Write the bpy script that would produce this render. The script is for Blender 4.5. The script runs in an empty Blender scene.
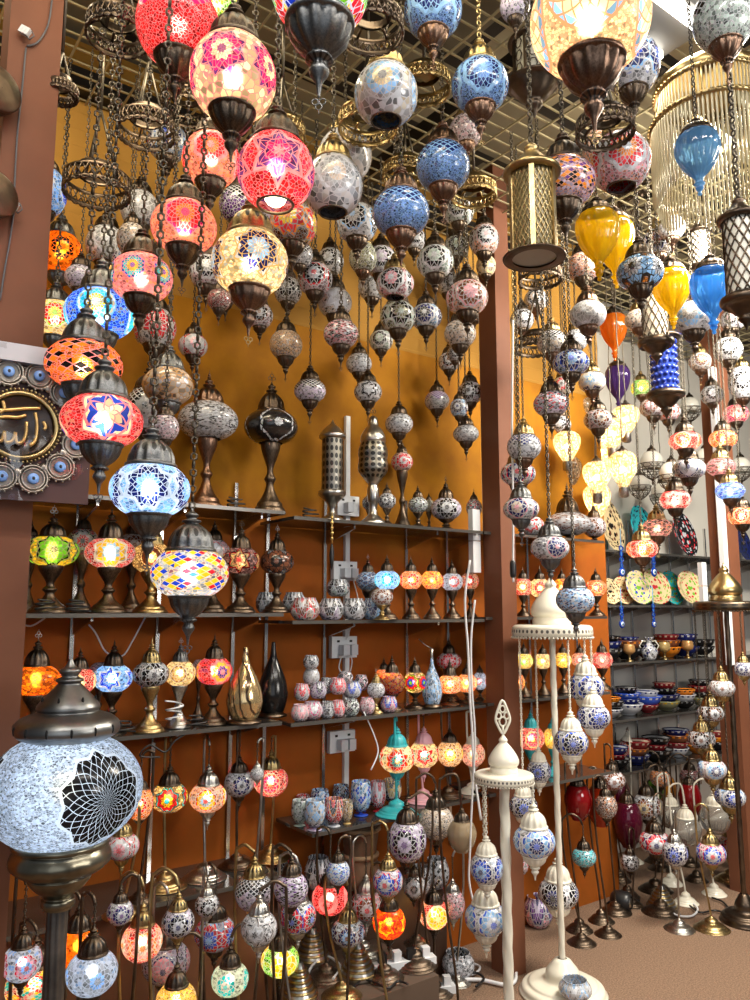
import bpy, math, random
from math import sin, cos, pi, radians, sqrt, atan2, tan
from mathutils import Vector, Matrix, noise as mnoise
R = random.Random(7)
C = bpy.context.scene.collection
# ------------------------------------------------------------------ camera model
F = 780.0; PITCH = radians(8.03); EYE = 1.5
CP, SP = cos(PITCH), sin(PITCH)
def ray(px, py):
    u = (px-375)/F; v = (500-py)/F
    return Vector((u, CP - v*SP, SP + v*CP))
def at(px, py, s):                       # point at depth s (metres along the view axis)
    d = ray(px, py)*s
    return Vector((d.x, d.y, d.z+EYE))
TH = radians(36); U = Vector((cos(TH), sin(TH), 0)); N = Vector((-sin(TH), cos(TH), 0))
A0 = Vector((-1.07, 2.35, 0)); NA = N.dot(A0)
def sdepth(px, py, off):                 # depth at which the ray meets the plane parallel to the wall
    d = ray(px, py); return (NA+off)/(N.x*d.x + N.y*d.y)
def onplane(px, py, off): return at(px, py, sdepth(px, py, off))
def wl(t, off, z): return A0 + U*t + N*off + Vector((0, 0, z))    # wall coordinates
def tpx(px, off=0.0, py=610): return (onplane(px, py, off)-A0).dot(U)
def zat(px, py, off): return onplane(px, py, off).z
ZC = 3.36
# ------------------------------------------------------------------ node helpers
class G:
    def __init__(s, name):
        s.m = bpy.data.materials.new(name); s.m.use_nodes = True
        s.t = s.m.node_tree; s.t.nodes.clear()
        s.out = s.t.nodes.new('ShaderNodeOutputMaterial')
    def n(s, ty, **kw):
        x = s.t.nodes.new(ty)
        for k, v in kw.items(): setattr(x, k, v)
        return x
    def link(s, a, b): s.t.links.new(a, b)
    def put(s, sock, v):
        if hasattr(v, 'is_linked') or hasattr(v, 'links'): s.link(v, sock)
        elif isinstance(v, (tuple, list)):
            sock.default_value = tuple(v) + ((1,) if len(v) == 3 and sock.type == 'RGBA' else ())
        else: sock.default_value = v
    def m_(s, op, a, b=0.0, c=None):
        x = s.n('ShaderNodeMath', operation=op)
        s.put(x.inputs[0], a); s.put(x.inputs[1], b)
        if c is not None: s.put(x.inputs[2], c)
        return x.outputs[0]
    def mix(s, f, a, b, blend='MIX'):
        x = s.n('ShaderNodeMix', data_type='RGBA', blend_type=blend)
        s.put(x.inputs[0], f); s.put(x.inputs[6], a); s.put(x.inputs[7], b)
        return x.outputs[2]
    def attr(s, name, out='Color'):
        x = s.n('ShaderNodeAttribute', attribute_type='OBJECT', attribute_name=name)
        return x.outputs[out]
    def lt(s, a, b): return s.m_('LESS_THAN', a, b)
    def gt(s, a, b): return s.m_('GREATER_THAN', a, b)
    def uv(s):
        x = s.n('ShaderNodeUVMap', uv_map='UVMap'); y = s.n('ShaderNodeSeparateXYZ'); s.link(x.outputs[0], y.inputs[0])
        return y.outputs[0], y.outputs[1]
    def noise(s, scale, coord='Object', detail=3, rough=.55):
        tc = s.n('ShaderNodeTexCoord'); x = s.n('ShaderNodeTexNoise')
        s.link(tc.outputs[coord], x.inputs['Vector']); x.inputs['Scale'].default_value = scale
        x.inputs['Detail'].default_value = detail; x.inputs['Roughness'].default_value = rough
        return x.outputs[0]
    def bump(s, h, strength=.3, dist=.01):
        b = s.n('ShaderNodeBump'); b.inputs['Strength'].default_value = strength; b.inputs['Distance'].default_value = dist
        s.link(h, b.inputs['Height']); return b.outputs[0]
    def ramp(s, f, stops):
        x = s.n('ShaderNodeValToRGB'); s.put(x.inputs[0], f); e = x.color_ramp.elements
        while len(e) < len(stops): e.new(.5)
        for k, (p, c) in zip(e, stops): k.position = p; k.color = tuple(c)+(1,)
        return x.outputs[0]
    def principled(s, base, rough=.5, metal=0., **kw):
        b = s.n('ShaderNodeBsdfPrincipled')
        s.put(b.inputs['Base Color'], base); s.put(b.inputs['Roughness'], rough); s.put(b.inputs['Metallic'], metal)
        for k, v in kw.items(): s.put(b.inputs[k.replace('_', ' ')], v)
        return b
    def done(s, sh):
        s.link(sh.outputs[0] if hasattr(sh, 'outputs') else sh, s.out.inputs[0]); return s.m
# ------------------------------------------------------------------ mosaic glass
def mosaic(kind, lit):
    g = G('mosaic_%s_%s' % (kind, 'lit' if lit else 'unlit'))
    u, v = g.uv()
    c1, c2, c3, c4, gr = (g.attr(k) for k in ('c1', 'c2', 'c3', 'c4', 'gr'))
    num = g.attr('num', 'Fac'); bead = g.attr('bead', 'Fac')
    tc = g.n('ShaderNodeTexCoord')
    ve = g.n('ShaderNodeTexVoronoi', feature='DISTANCE_TO_EDGE'); vc = g.n('ShaderNodeTexVoronoi', feature='F1')
    for x in (ve, vc):
        g.link(tc.outputs['Generated'], x.inputs['Vector']); g.put(x.inputs['Scale'], bead)
    sep = g.n('ShaderNodeSeparateColor'); g.link(vc.outputs['Color'], sep.inputs[0]); rnd = sep.outputs[0]
    edge = g.lt(ve.outputs['Distance'], .055)
    bri = g.m_('MULTIPLY_ADD', rnd, .9, .32) if lit else g.m_('MULTIPLY_ADD', g.m_('POWER', rnd, 1.4), 1.15, .14)
    tint = g.n('ShaderNodeVectorMath', operation='SCALE'); g.link(c1, tint.inputs[0]); g.link(bri, tint.inputs['Scale'])
    accent = g.m_('MULTIPLY', g.gt(sep.outputs[1], .8), g.attr('speck', 'Fac'))
    bg = g.mix(accent, tint.outputs[0], c4)
    bg = g.mix(edge, bg, gr)
    if kind == 'medal':
        pet = g.attr('pet', 'Fac'); amp = g.attr('amp', 'Fac'); size = g.attr('size', 'Fac')
        un = g.m_('MULTIPLY', u, num)
        a = g.m_('DIVIDE', g.m_('MULTIPLY', g.m_('SUBTRACT', g.m_('FRACT', un), .5), 2*pi), num)
        b = g.m_('MULTIPLY', g.m_('SUBTRACT', v, .5), g.m_('MULTIPLY', g.attr('asp', 'Fac'), 2.3))
        r = g.m_('DIVIDE', g.m_('SQRT', g.m_('ADD', g.m_('MULTIPLY', a, a), g.m_('MULTIPLY', b, b))), size)
        ph = g.m_('DIVIDE', g.m_('ARCTAN2', b, a), 2*pi)
        tri = g.m_('MULTIPLY', g.m_('ABSOLUTE', g.m_('SUBTRACT', g.m_('FRACT', g.m_('MULTIPLY', ph, pet)), .5)), 2)
        rr = g.m_('MULTIPLY', r, g.m_('MULTIPLY_ADD', tri, amp, 1))
        den = g.attr('den', 'Fac'); k = g.m_('MULTIPLY', ph, g.m_('MULTIPLY', pet, g.m_('MULTIPLY', den, 2))); q = g.m_('MULTIPLY', g.m_('POWER', rr, .7), g.m_('MULTIPLY', den, 4.0))
        s1 = g.m_('ADD', k, q); s2 = g.m_('SUBTRACT', k, q)
        f1, f2 = g.m_('FRACT', s1), g.m_('FRACT', s2)
        lw = g.attr('lw', 'Fac'); line = g.m_('MAXIMUM', g.lt(f1, lw), g.lt(f2, lw))
        wn = g.n('ShaderNodeTexWhiteNoise', noise_dimensions='2D'); cx = g.n('ShaderNodeCombineXYZ')
        g.link(g.m_('FLOOR', s1), cx.inputs[0]); g.link(g.m_('FLOOR', s2), cx.inputs[1]); g.link(cx.outputs[0], wn.inputs['Vector'])
        z = g.mix(g.lt(rr, .80), c3, c2)
        z = g.mix(g.lt(rr, .46), z, c4)
        z = g.mix(g.lt(rr, .20), z, c3)
        sc = g.n('ShaderNodeVectorMath', operation='SCALE'); g.link(z, sc.inputs[0]); g.link(g.m_('MULTIPLY_ADD', wn.outputs['Value'], .8, .6), sc.inputs['Scale'])
        z = g.mix(line, sc.outputs[0], gr)
        col = g.mix(g.lt(rr, 1.0), bg, z)
        rim = g.m_('MULTIPLY', g.gt(rr, .93), g.lt(rr, 1.0))
        col = g.mix(rim, col, gr)
        hgt = g.mix(g.lt(rr, 1.0), g.m_('SUBTRACT', 1, edge), g.m_('SUBTRACT', 1, line))
    elif kind == 'diamond':
        un = g.m_('MULTIPLY', u, num); vv = g.m_('MULTIPLY', g.m_('SUBTRACT', v, .5), g.attr('size', 'Fac'))
        s1 = g.m_('ADD', un, vv); s2 = g.m_('SUBTRACT', un, vv)
        f1 = g.m_('FRACT', s1); f2 = g.m_('FRACT', s2)
        mg = g.m_('MAXIMUM', g.m_('ABSOLUTE', g.m_('SUBTRACT', f1, .5)), g.m_('ABSOLUTE', g.m_('SUBTRACT', f2, .5)))
        ins = g.lt(mg, .375)
        t1 = g.m_('DIVIDE', g.m_('SUBTRACT', f1, .11), .26); t2 = g.m_('DIVIDE', g.m_('SUBTRACT', f2, .11), .26)
        line = g.m_('MAXIMUM', g.lt(g.m_('FRACT', t1), .14), g.lt(g.m_('FRACT', t2), .14))
        wn = g.n('ShaderNodeTexWhiteNoise', noise_dimensions='2D'); cx = g.n('ShaderNodeCombineXYZ')
        g.link(g.m_('MULTIPLY_ADD', g.m_('FLOOR', s1), 3, g.m_('FLOOR', t1)), cx.inputs[0])
        g.link(g.m_('MULTIPLY_ADD', g.m_('FLOOR', s2), 3, g.m_('FLOOR', t2)), cx.inputs[1]); g.link(cx.outputs[0], wn.inputs['Vector'])
        z = g.mix(g.gt(wn.outputs['Value'], .38), c2, c3); z = g.mix(g.gt(wn.outputs['Value'], .72), z, c4)
        z = g.mix(line, z, gr)
        band = g.lt(g.m_('ABSOLUTE', g.m_('SUBTRACT', v, .55)), .36)
        ins = g.m_('MULTIPLY', ins, band)
        col = g.mix(ins, bg, z)
        hgt = g.mix(ins, g.m_('SUBTRACT', 1, edge), g.m_('SUBTRACT', 1, line))
    elif kind == 'lattice':
        un = g.m_('MULTIPLY', u, 20); vv = g.m_('MULTIPLY', v, 9)
        f1 = g.m_('FRACT', g.m_('ADD', un, vv)); f2 = g.m_('FRACT', g.m_('SUBTRACT', un, vv))
        line = g.m_('MAXIMUM', g.lt(f1, .24), g.lt(f2, .24))
        z = g.mix(line, c2, gr)
        lim = g.m_('MULTIPLY_ADD', g.m_('SINE', g.m_('MULTIPLY', u, 2*pi*5)), .09, .56)
        top = g.gt(v, lim)
        col = g.mix(top, bg, z); hgt = g.mix(top, g.m_('SUBTRACT', 1, edge), g.m_('SUBTRACT', 1, line))
    else:
        col = bg; hgt = g.m_('SUBTRACT', 1, edge)
    rb = g.n('ShaderNodeRGBToBW'); g.link(hgt, rb.inputs[0])
    nrm = g.bump(rb.outputs[0], .5, .002)
    p = g.principled(col, .22, 0., Coat_Weight=.6, Coat_Roughness=.08); g.link(nrm, p.inputs['Normal'])
    if lit:
        gm = g.n('ShaderNodeGamma'); g.link(col, gm.inputs[0]); gm.inputs[1].default_value = 1.45
        tr = g.n('ShaderNodeBsdfTranslucent'); g.link(gm.outputs[0], tr.inputs[0])
        rf = g.n('ShaderNodeBsdfRefraction'); g.link(col, rf.inputs[0]); rf.inputs['Roughness'].default_value = .42; rf.inputs['IOR'].default_value = 1.3
        m0 = g.n('ShaderNodeMixShader'); m0.inputs[0].default_value = .16
        g.link(tr.outputs[0], m0.inputs[1]); g.link(rf.outputs[0], m0.inputs[2])
        ms = g.n('ShaderNodeMixShader'); ms.inputs[0].default_value = .26
        g.link(m0.outputs[0], ms.inputs[1]); g.link(p.outputs[0], ms.inputs[2])
        return g.done(ms)
    return g.done(p)
MOS = {}
def mos(kind, lit):
    if (kind, lit) not in MOS: MOS[(kind, lit)] = mosaic(kind, lit)
    return MOS[(kind, lit)]
# ------------------------------------------------------------------ plain materials
def metal(name, c, c2, rough=.34, pierce=True):
    g = G(name); u, v = g.uv()
    nz = g.noise(14, 'Object', 4)
    col = g.mix(g.ramp(nz, [(.3, (0,)*3), (.7, (1,)*3)]), c, c2)
    if pierce:
        fu = g.m_('MULTIPLY', g.m_('SUBTRACT', g.m_('FRACT', g.m_('MULTIPLY', u, 12)), .5), 3.2)
        fv = g.m_('MULTIPLY', g.m_('SUBTRACT', v, .38), 9)
        hole = g.lt(g.m_('ADD', g.m_('MULTIPLY', fu, fu), g.m_('MULTIPLY', fv, fv)), .6)
        col = g.mix(hole, col, (.004, .004, .004)); mt = g.m_('SUBTRACT', 1, hole)
    else: mt = 1.0
    p = g.principled(col, rough, mt)
    g.link(g.bump(g.noise(60, 'Object', 2), .15, .003), p.inputs['Normal'])
    return g.done(p)
BRONZE = metal('dark_bronze', (.060, .045, .036), (.135, .10, .072), .33)
BRASS = metal('aged_brass', (.26, .19, .085), (.48, .36, .165), .32)
GUN = metal('gunmetal', (.10, .105, .11), (.20, .20, .198), .38)
COPPER = metal('brown_copper', (.11, .068, .048), (.24, .15, .105), .30)
MET = {'d': BRONZE, 'b': BRASS, 'g': GUN, 'c': COPPER}
def plain(name, c, rough=.5, metallic=0., nz=.0, scale=20, **kw):
    g = G(name)
    col = c
    if nz:
        col = g.mix(g.noise(scale, 'Object', 4), tuple(x*(1-nz) for x in c), tuple(min(1, x*(1+nz)) for x in c))
    return g.done(g.principled(col, rough, metallic, **kw))
CHAINM = plain('chain_metal', (.10, .085, .065), .42, .9, .5, 30)
CHAINB = plain('brass_chain', (.42, .33, .17), .35, 1., .4, 30)
IVORY = plain('ivory_enamel', (.80, .76, .64), .3, 0., .06, 25, Coat_Weight=.4)
def ivory_lace():
    g = G('ivory_lace'); u, v = g.uv()
    a = g.m_('SUBTRACT', g.m_('FRACT', g.m_('MULTIPLY', u, 48)), .5); b = g.m_('SUBTRACT', g.m_('FRACT', g.m_('MULTIPLY', v, 3)), .5)
    h = g.lt(g.m_('ADD', g.m_('MULTIPLY', a, a), g.m_('MULTIPLY', b, b)), .07)
    return g.done(g.principled(g.mix(h, (.80, .76, .64), (.10, .09, .08)), .35))
LACE = ivory_lace()
def lace_metal(name, c, n1, n2, lim=.10):
    g = G(name); u, v = g.uv()
    a = g.m_('SUBTRACT', g.m_('FRACT', g.m_('MULTIPLY', u, n1)), .5); b = g.m_('SUBTRACT', g.m_('FRACT', g.m_('MULTIPLY', v, n2)), .5)
    h = g.lt(g.m_('ADD', g.m_('MULTIPLY', a, a), g.m_('MULTIPLY', b, b)), lim)
    return g.done(g.principled(g.mix(h, c, (.005, .004, .003)), .36, g.m_('SUBTRACT', 1, h)))
LACEB = lace_metal('pierced_brass', (.42, .32, .14), 26, 9)
LACED = lace_metal('pierced_bronze', (.12, .09, .06), 20, 5)
LACEG = lace_metal('pierced_pewter', (.30, .28, .24), 14, 7, .12)
BLACK = plain('black_plastic', (.012, .012, .013), .35)
WHITEP = plain('white_plastic', (.80, .81, .83), .4)
WIREW = plain('white_cable', (.78, .78, .80), .5)
TURQ = plain('turquoise_enamel', (.03, .36, .40), .35)
PINKE = plain('pink_enamel', (.80, .42, .48), .35)
CHROME = plain('chrome', (.62, .60, .58), .22, 1., .2, 20)
def emit(name, c, e):
    g = G(name); x = g.n('ShaderNodeEmission'); x.inputs[0].default_value = tuple(c)+(1,); x.inputs[1].default_value = e
    return g.done(x)
BULB = emit('glowing_bulb', (1, .86, .55), 9)
TUBE = emit('fluorescent_tube', (1, .95, .86), 7)
def blown(name, c, lit=False):
    g = G(name)
    p = g.principled(c, .05, 0., Transmission_Weight=.7, IOR=1.2, Coat_Weight=.8, Coat_Roughness=.03)
    t = g.n('ShaderNodeBsdfTranslucent'); t.inputs[0].default_value = tuple(c)+(1,)
    ms = g.n('ShaderNodeMixShader'); ms.inputs[0].default_value = .4
    g.link(p.outputs[0], ms.inputs[1]); g.link(t.outputs[0], ms.inputs[2])
    return g.done(ms)
# ------------------------------------------------------------------ mesh helpers
class MB:
    def __init__(s): s.v = []; s.f = []; s.uv = []; s.sm = []
    def lathe(s, prof, seg=24, flute=None, mat=None, close=False, half=None):
        """prof: (r,z) list; flute: function(i, angle)->radius factor"""
        b = len(s.v); n = len(prof); z0 = min(p[1] for p in prof); z1 = max(p[1] for p in prof)
        L = [0.]
        for i in range(1, n): L.append(L[-1] + math.hypot(prof[i][0]-prof[i-1][0], prof[i][1]-prof[i-1][1]))
        for i, (r, z) in enumerate(prof):
            for j in range(seg):
                a = 2*pi*j/seg; k = r*(flute(i/(n-1), a) if flute else 1)
                p = Vector((k*cos(a), k*sin(a), z))
                s.v.append(mat @ p if mat else p)
        up = prof[-1][1] >= prof[0][1]
        for i in range(n-1):
            for j in range(seg):
                j2 = (j+1) % seg
                q = (b+i*seg+j, b+i*seg+j2, b+(i+1)*seg+j2, b+(i+1)*seg+j)
                uvs = [(j/seg, L[i]/L[-1]), ((j+1)/seg, L[i]/L[-1]), ((j+1)/seg, L[i+1]/L[-1]), (j/seg, L[i+1]/L[-1])]
                if not up: q = q[::-1]; uvs = uvs[::-1]; uvs = [(a, 1-c) for a, c in uvs]
                s.f.append(q); s.uv.append(uvs); s.sm.append(True)
        if close:
            for i in (0, n-1):
                if prof[i][0] > 1e-4:
                    s.f.append(tuple(b+i*seg+j for j in range(seg))); s.uv.append([(0, 0)]*seg); s.sm.append(False)
        return s
    def tube(s, pts, r, seg=6, closed=False, caps=True, rf=None):
        pts = [Vector(p) for p in pts]; n = len(pts); b = len(s.v); up = None
        for i, p in enumerate(pts):
            if closed: t = pts[(i+1) % n] - pts[i-1]
            else: t = pts[min(i+1, n-1)] - pts[max(i-1, 0)]
            t.normalize()
            if up is None:
                up = Vector((0, 0, 1)) if abs(t.z) < .9 else Vector((1, 0, 0))
            up = (up - t*up.dot(t)); up.normalize(); w = t.cross(up)
            rr = r*(rf(i/(n-1)) if rf else 1)
            for j in range(seg):
                a = 2*pi*j/seg; s.v.append(p + (up*cos(a)+w*sin(a))*rr)
        for i in range(n if closed else n-1):
            i2 = (i+1) % n
            for j in range(seg):
                j2 = (j+1) % seg
                s.f.append((b+i*seg+j, b+i2*seg+j, b+i2*seg+j2, b+i*seg+j2)); s.sm.append(True)
                s.uv.append([(i/n, j/seg), ((i+1)/n, j/seg), ((i+1)/n, (j+1)/seg), (i/n, (j+1)/seg)])
        if caps and not closed:
            s.f.append(tuple(b+j for j in range(seg))); s.uv.append([(0, 0)]*seg); s.sm.append(False)
            s.f.append(tuple(b+(n-1)*seg+j for j in range(seg))[::-1]); s.uv.append([(0, 0)]*seg); s.sm.append(False)
        return s
    def box(s, c, ax, ay, az, bev=0):
        """centre and three half-axis vectors"""
        c = Vector(c); b = len(s.v)
        for i in (-1, 1):
            for j in (-1, 1):
                for k in (-1, 1): s.v.append(c + ax*i + ay*j + az*k)
        for q in ((0, 1, 3, 2), (4, 6, 7, 5), (0, 4, 5, 1), (2, 3, 7, 6), (0, 2, 6, 4), (1, 5, 7, 3)):
            s.f.append(tuple(b+x for x in q)); s.sm.append(False); s.uv.append([(0, 0), (1, 0), (1, 1), (0, 1)])
        return s
    def sphere(s, c, r, seg=10, ring=6, sc=(1, 1, 1)):
        m = Matrix.Translation(c) @ Matrix.Diagonal((sc[0], sc[1], sc[2], 1))
        return s.lathe([(r*max(1e-4, cos(a)), r*sin(a)) for a in [-pi/2+pi*i/ring for i in range(ring+1)]], seg, None, m)
    def mesh(s, name, mat):
        me = bpy.data.meshes.new(name); me.from_pydata([tuple(v) for v in s.v], [], s.f)
        uvl = me.uv_layers.new(name='UVMap'); flat = [x for f in s.uv for p in f for x in p]
        uvl.data.foreach_set('uv', flat)
        me.polygons.foreach_set('use_smooth', s.sm)
        if mat: me.materials.append(mat)
        me.update(); return me
def smooth(pts, k=3):
    out = []
    n = len(pts)
    for i in range(n-1):
        p0, p1, p2, p3 = (Vector(pts[max(0, min(n-1, j))]) for j in (i-1, i, i+1, i+2))
        for j in range(k):
            t = j/k
            q = .5*((2*p1) + (p2-p0)*t + (2*p0-5*p1+4*p2-p3)*t*t + (3*p1-p0-3*p2+p3)*t**3)
            out.append(tuple(q))
    out.append(tuple(pts[-1])); return out
def rprof(pts, k=2): return [(max(.0005, a), b) for a, b in smooth([(r, z) for r, z in pts], k)]
def obj(name, me, parent=None, loc=(0, 0, 0), rz=0., sc=None, rot=None):
    o = bpy.data.objects.new(name, me); C.objects.link(o)
    o.location = loc; o.rotation_euler = rot if rot else (0, 0, rz)
    if sc is not None: o.scale = sc if hasattr(sc, '__len__') else (sc, sc, sc)
    if parent: o.parent = parent
    return o
LABELS = {}
def tag(o, label, cat, group=None):
    o['label'] = label; o['category'] = cat
    if group: o['group'] = group
    LABELS.setdefault(label, []).append(o.name)
    return o
def empty(name, loc, rz=0.):
    o = bpy.data.objects.new(name, None); C.objects.link(o); o.location = loc; o.rotation_euler = (0, 0, rz); o.empty_display_size = .05
    return o
def structure(name, me):
    o = obj(name, me); o['kind'] = 'structure'; return o
# ------------------------------------------------------------------ palette
PAL = {'iv': ((.96, .87, .64), 'cream'), 'wh': ((.60, .62, .67), 'white'), 'cr': ((.92, .74, .42), 'cream'), 're': ((.72, .035, .05), 'red'), 'pk': ((.82, .36, .42), 'pink'),
 'or': ((.90, .27, .02), 'orange'), 'ye': ((.90, .62, .03), 'yellow'), 'gn': ((.22, .58, .04), 'green'), 'tu': ((.03, .52, .60), 'turquoise'),
 'bl': ((.035, .10, .60), 'blue'), 'lb': ((.28, .52, .85), 'light blue'), 'nv': ((.012, .02, .13), 'navy'), 'pu': ((.16, .06, .26), 'purple'),
 'lv': ((.56, .48, .66), 'lavender'), 'bk': ((.012, .011, .012), 'black'), 'gy': ((.36, .36, .37), 'grey'), 'br': ((.20, .07, .035), 'brown'),
 'am': ((.55, .30, .11), 'amber'), 'ol': ((.33, .34, .20), 'olive'), 'be': ((.66, .52, .40), 'beige'), 'sa': ((.88, .42, .28), 'salmon'),
 'mg': ((.70, .03, .25), 'magenta'), 'pg': ((.50, .62, .56), 'pale green'), 'dr': ((.22, .015, .02), 'dark red'), 'gl': ((.62, .44, .18), 'gold'),
 'bb': ((.13, .26, .66), 'cobalt blue'), 'pp': ((.62, .42, .46), 'dusty pink')}
MOT = {'fl': ('medal', dict(num=4, pet=8, amp=.14, size=.66), 'flower medallions'), 'st': ('medal', dict(num=4, pet=6, amp=.75, size=.80), 'star medallions'),
 'ey': ('medal', dict(num=4, pet=7, amp=0., size=.56), 'round medallions'), 'bu': ('medal', dict(num=4, pet=8, amp=.32, size=.78), 'sunburst medallions'),
 'di': ('diamond', dict(num=7, size=4.2), 'diamond panels'), 'la': ('lattice', dict(num=4), 'lattice top'), 'be': ('beads', dict(num=4), 'beads'),
 'bd': ('beads', dict(num=4), 'crackle tiles')}
def paint(o, cs, motif, gr=None, bead=22., speck=0., **kw):
    for k, c in zip(('c1', 'c2', 'c3', 'c4'), cs): o[k] = list(PAL[c][0])
    o['gr'] = list(PAL[gr][0]) if isinstance(gr, str) else (list(gr) if gr else [.62, .62, .64])
    o['bead'] = float(bead); o['speck'] = float(speck)
    d = dict(num=4, pet=6, amp=.2, size=.6, den=1, asp=.8, lw=.16); d.update(MOT[motif][1]); d.update(kw)
    for k, x in d.items(): o[k] = float(x)
# ------------------------------------------------------------------ shared meshes
_mc = {}
def shared(key, fn):
    if key not in _mc: _mc[key] = fn()
    return _mc[key]
TM = radians(62)
def globe_prof(n=22, t0=-TM, t1=TM): return [(cos(t0+(t1-t0)*i/n), sin(t0+(t1-t0)*i/n)/sin(TM)) for i in range(n+1)]
def shade_mesh(kind, lit):
    def f():
        b = MB(); p = globe_prof()
        b.lathe([(p[0][0]*.93, -1.02)]+p+[(p[-1][0]*.95, 1.02)], 40)
        return b.mesh('glass_shade', mos(kind, lit))
    return shared(('shade', kind, lit), f)
CAPP = rprof([(1.0, -.06), (1.08, -.03), (1.08, .10), (1.0, .14), (.97, .24), (.93, .5), (.78, .85), (.52, 1.12), (.33, 1.24), (.30, 1.30), (.40, 1.36), (.40, 1.42), (.20, 1.50), (.28, 1.62), (.27, 1.72), (.12, 1.82), (.05, 2.0)])
HOLP = rprof([(1.0, .08), (1.09, .04), (1.09, -.10), (1.0, -.15), (.98, -.26), (.88, -.58), (.60, -.92), (.36, -1.10), (.33, -1.16), (.42, -1.22), (.42, -1.30), (.22, -1.40), (.32, -1.62), (.27, -1.80), (.11, -2.05), (.05, -2.5)])
STANDP = rprof([(.02, 0), (1, 0), (1.02, .03), (.97, .07), (.84, .10), (.80, .14), (.62, .19), (.40, .28), (.27, .36), (.24, .42), (.36, .47), (.36, .50), (.22, .55), (.20, .62), (.30, .70), (.46, .80), (.58, .88), (.64, .95), (.62, 1.0)])
BASEP = rprof([(.02, 0), (1, 0), (1.03, .05), (.96, .12), (.90, .16), (.86, .26), (.78, .30), (.74, .42), (.48, .60), (.40, .66), (.38, .86), (.26, 1.0), (.12, 1.12), (.08, 1.2)])
def fl12(i, a): return 1 + (.13*sqrt(abs(cos(6*a)))-.105 if .14 < i < .56 else 0)
def cap_mesh(k): return shared(('cap', k), lambda: MB().lathe(CAPP, 48, fl12).mesh('cap', MET.get(k, IVORY)))
def hol_mesh(k): return shared(('hol', k), lambda: MB().lathe(HOLP, 48, fl12).mesh('holder', MET.get(k, IVORY)))
def stand_mesh(k): return shared(('stand', k), lambda: MB().lathe(STANDP, 24, lambda i, a: 1+(.03*cos(12*a) if .18 < i < .4 else 0)).mesh('stand', METP[k]))
def base_mesh(k): return shared(('base', k), lambda: MB().lathe(BASEP, 24).mesh('base', METP[k]))
METP = {k: metal('plain_'+n, a, b, r, False) for k, n, a, b, r in (('d', 'bronze', (.06, .045, .035), (.19, .14, .10), .36), ('b', 'brass', (.26, .18, .08), (.60, .46, .22), .3),
    ('g', 'gunmetal', (.09, .095, .10), (.25, .25, .245), .4), ('c', 'copper', (.13, .075, .05), (.33, .20, .14), .32), ('s', 'silver', (.30, .29, .27), (.62, .60, .56), .28))}
METP['w'] = IVORY; METP['t'] = TURQ; METP['p'] = PINKE; MET['t'] = TURQ; MET['p'] = PINKE; MET['s'] = METP['s']; MET['w'] = IVORY
def trefoil(up=1):
    b = MB(); z = .0
    b.tube([(0, 0, 0), (0, 0, .55*up)], .06, 5)
    for cx, cz in ((-.28, .75), (.28, .75), (0, 1.15)):
        b.tube([(cx+.24*cos(a), 0, up*(cz+.24*sin(a))) for a in [2*pi*i/10 for i in range(10)]], .055, 4, True)
    b.tube([(0, 0, 1.35*up), (0, 0, 1.75*up)], .04, 4)
    return b
def fin_mesh(k, up): return shared(('fin', k, up), lambda: trefoil(up).mesh('finial', METP[k]))
def spike_mesh(k): return shared(('spike', k), lambda: MB().lathe(rprof([(.12, 0), (.3, .15), (.12, .3), (.22, .5), (.08, .7), (.02, 1.3)]), 10).mesh('finial', METP[k]))
def chain_mesh(L, link=.030, wid=.0075, wire=.0022, mat=None):
    link *= .64; wid *= .64; wire *= 1.08
    b = MB(); n = max(1, int(L/(link*.8))); p = L/n; ll = p/.8
    for i in range(n):
        zc = p*(i+.5); q = (i % 2)*pi/2 + .4
        pts = []
        for k in range(6):
            a = 2*pi*k/6+pi/6
            x = wid*cos(a)*(1.15); z = (ll/2-wire)*sin(a)*1.0
            pts.append((x*cos(q), x*sin(q), zc+z))
        b.tube(pts, wire, 4, True)
    return b.mesh('chain', mat or CHAINM)
def cord_mesh(L, r=.0028, mat=None):
    b = MB(); n = max(3, int(L/.05))
    b.tube([(.0022*sin(i*2.1), .0022*cos(i*2.1), L*i/n) for i in range(n+1)], r, 5)
    return b.mesh('cord', mat or CHAINM)
# ------------------------------------------------------------------ obstacle solver
OBS = []
def clash(cy, pad=.004):
    w = 0.
    for (x, y, r, a, b) in cy:
        for (X, Y, Rr, A, B) in OBS:
            if a < B and A < b:
                d = math.hypot(x-X, y-Y)
                if d < r+Rr+pad: w += r+Rr+pad-d
    return w
def solve(fn, s0, lim=(.72, 1.35), smax=9, smin=.8, steps=36):
    """fn(s)->cylinders; nearest depth to s0 without a clash"""
    best = None
    for k in range(steps+1):
        for sg in ((1, -1) if k else (1,)):
            f = 1 + sg*k*.0085
            if not lim[0] <= f <= lim[1]: continue
            s = s0*f
            if s > smax or s < smin: continue
            w = clash(fn(s)) + abs(f-1)*.004
            if best is None or w < best[0]: best = (w, s)
            if w < .0015+abs(f-1)*.004: OBS.extend(fn(s)); return s
    s = best[1] if best else min(max(s0, smin), smax)
    OBS.extend(fn(s)); return s
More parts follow.
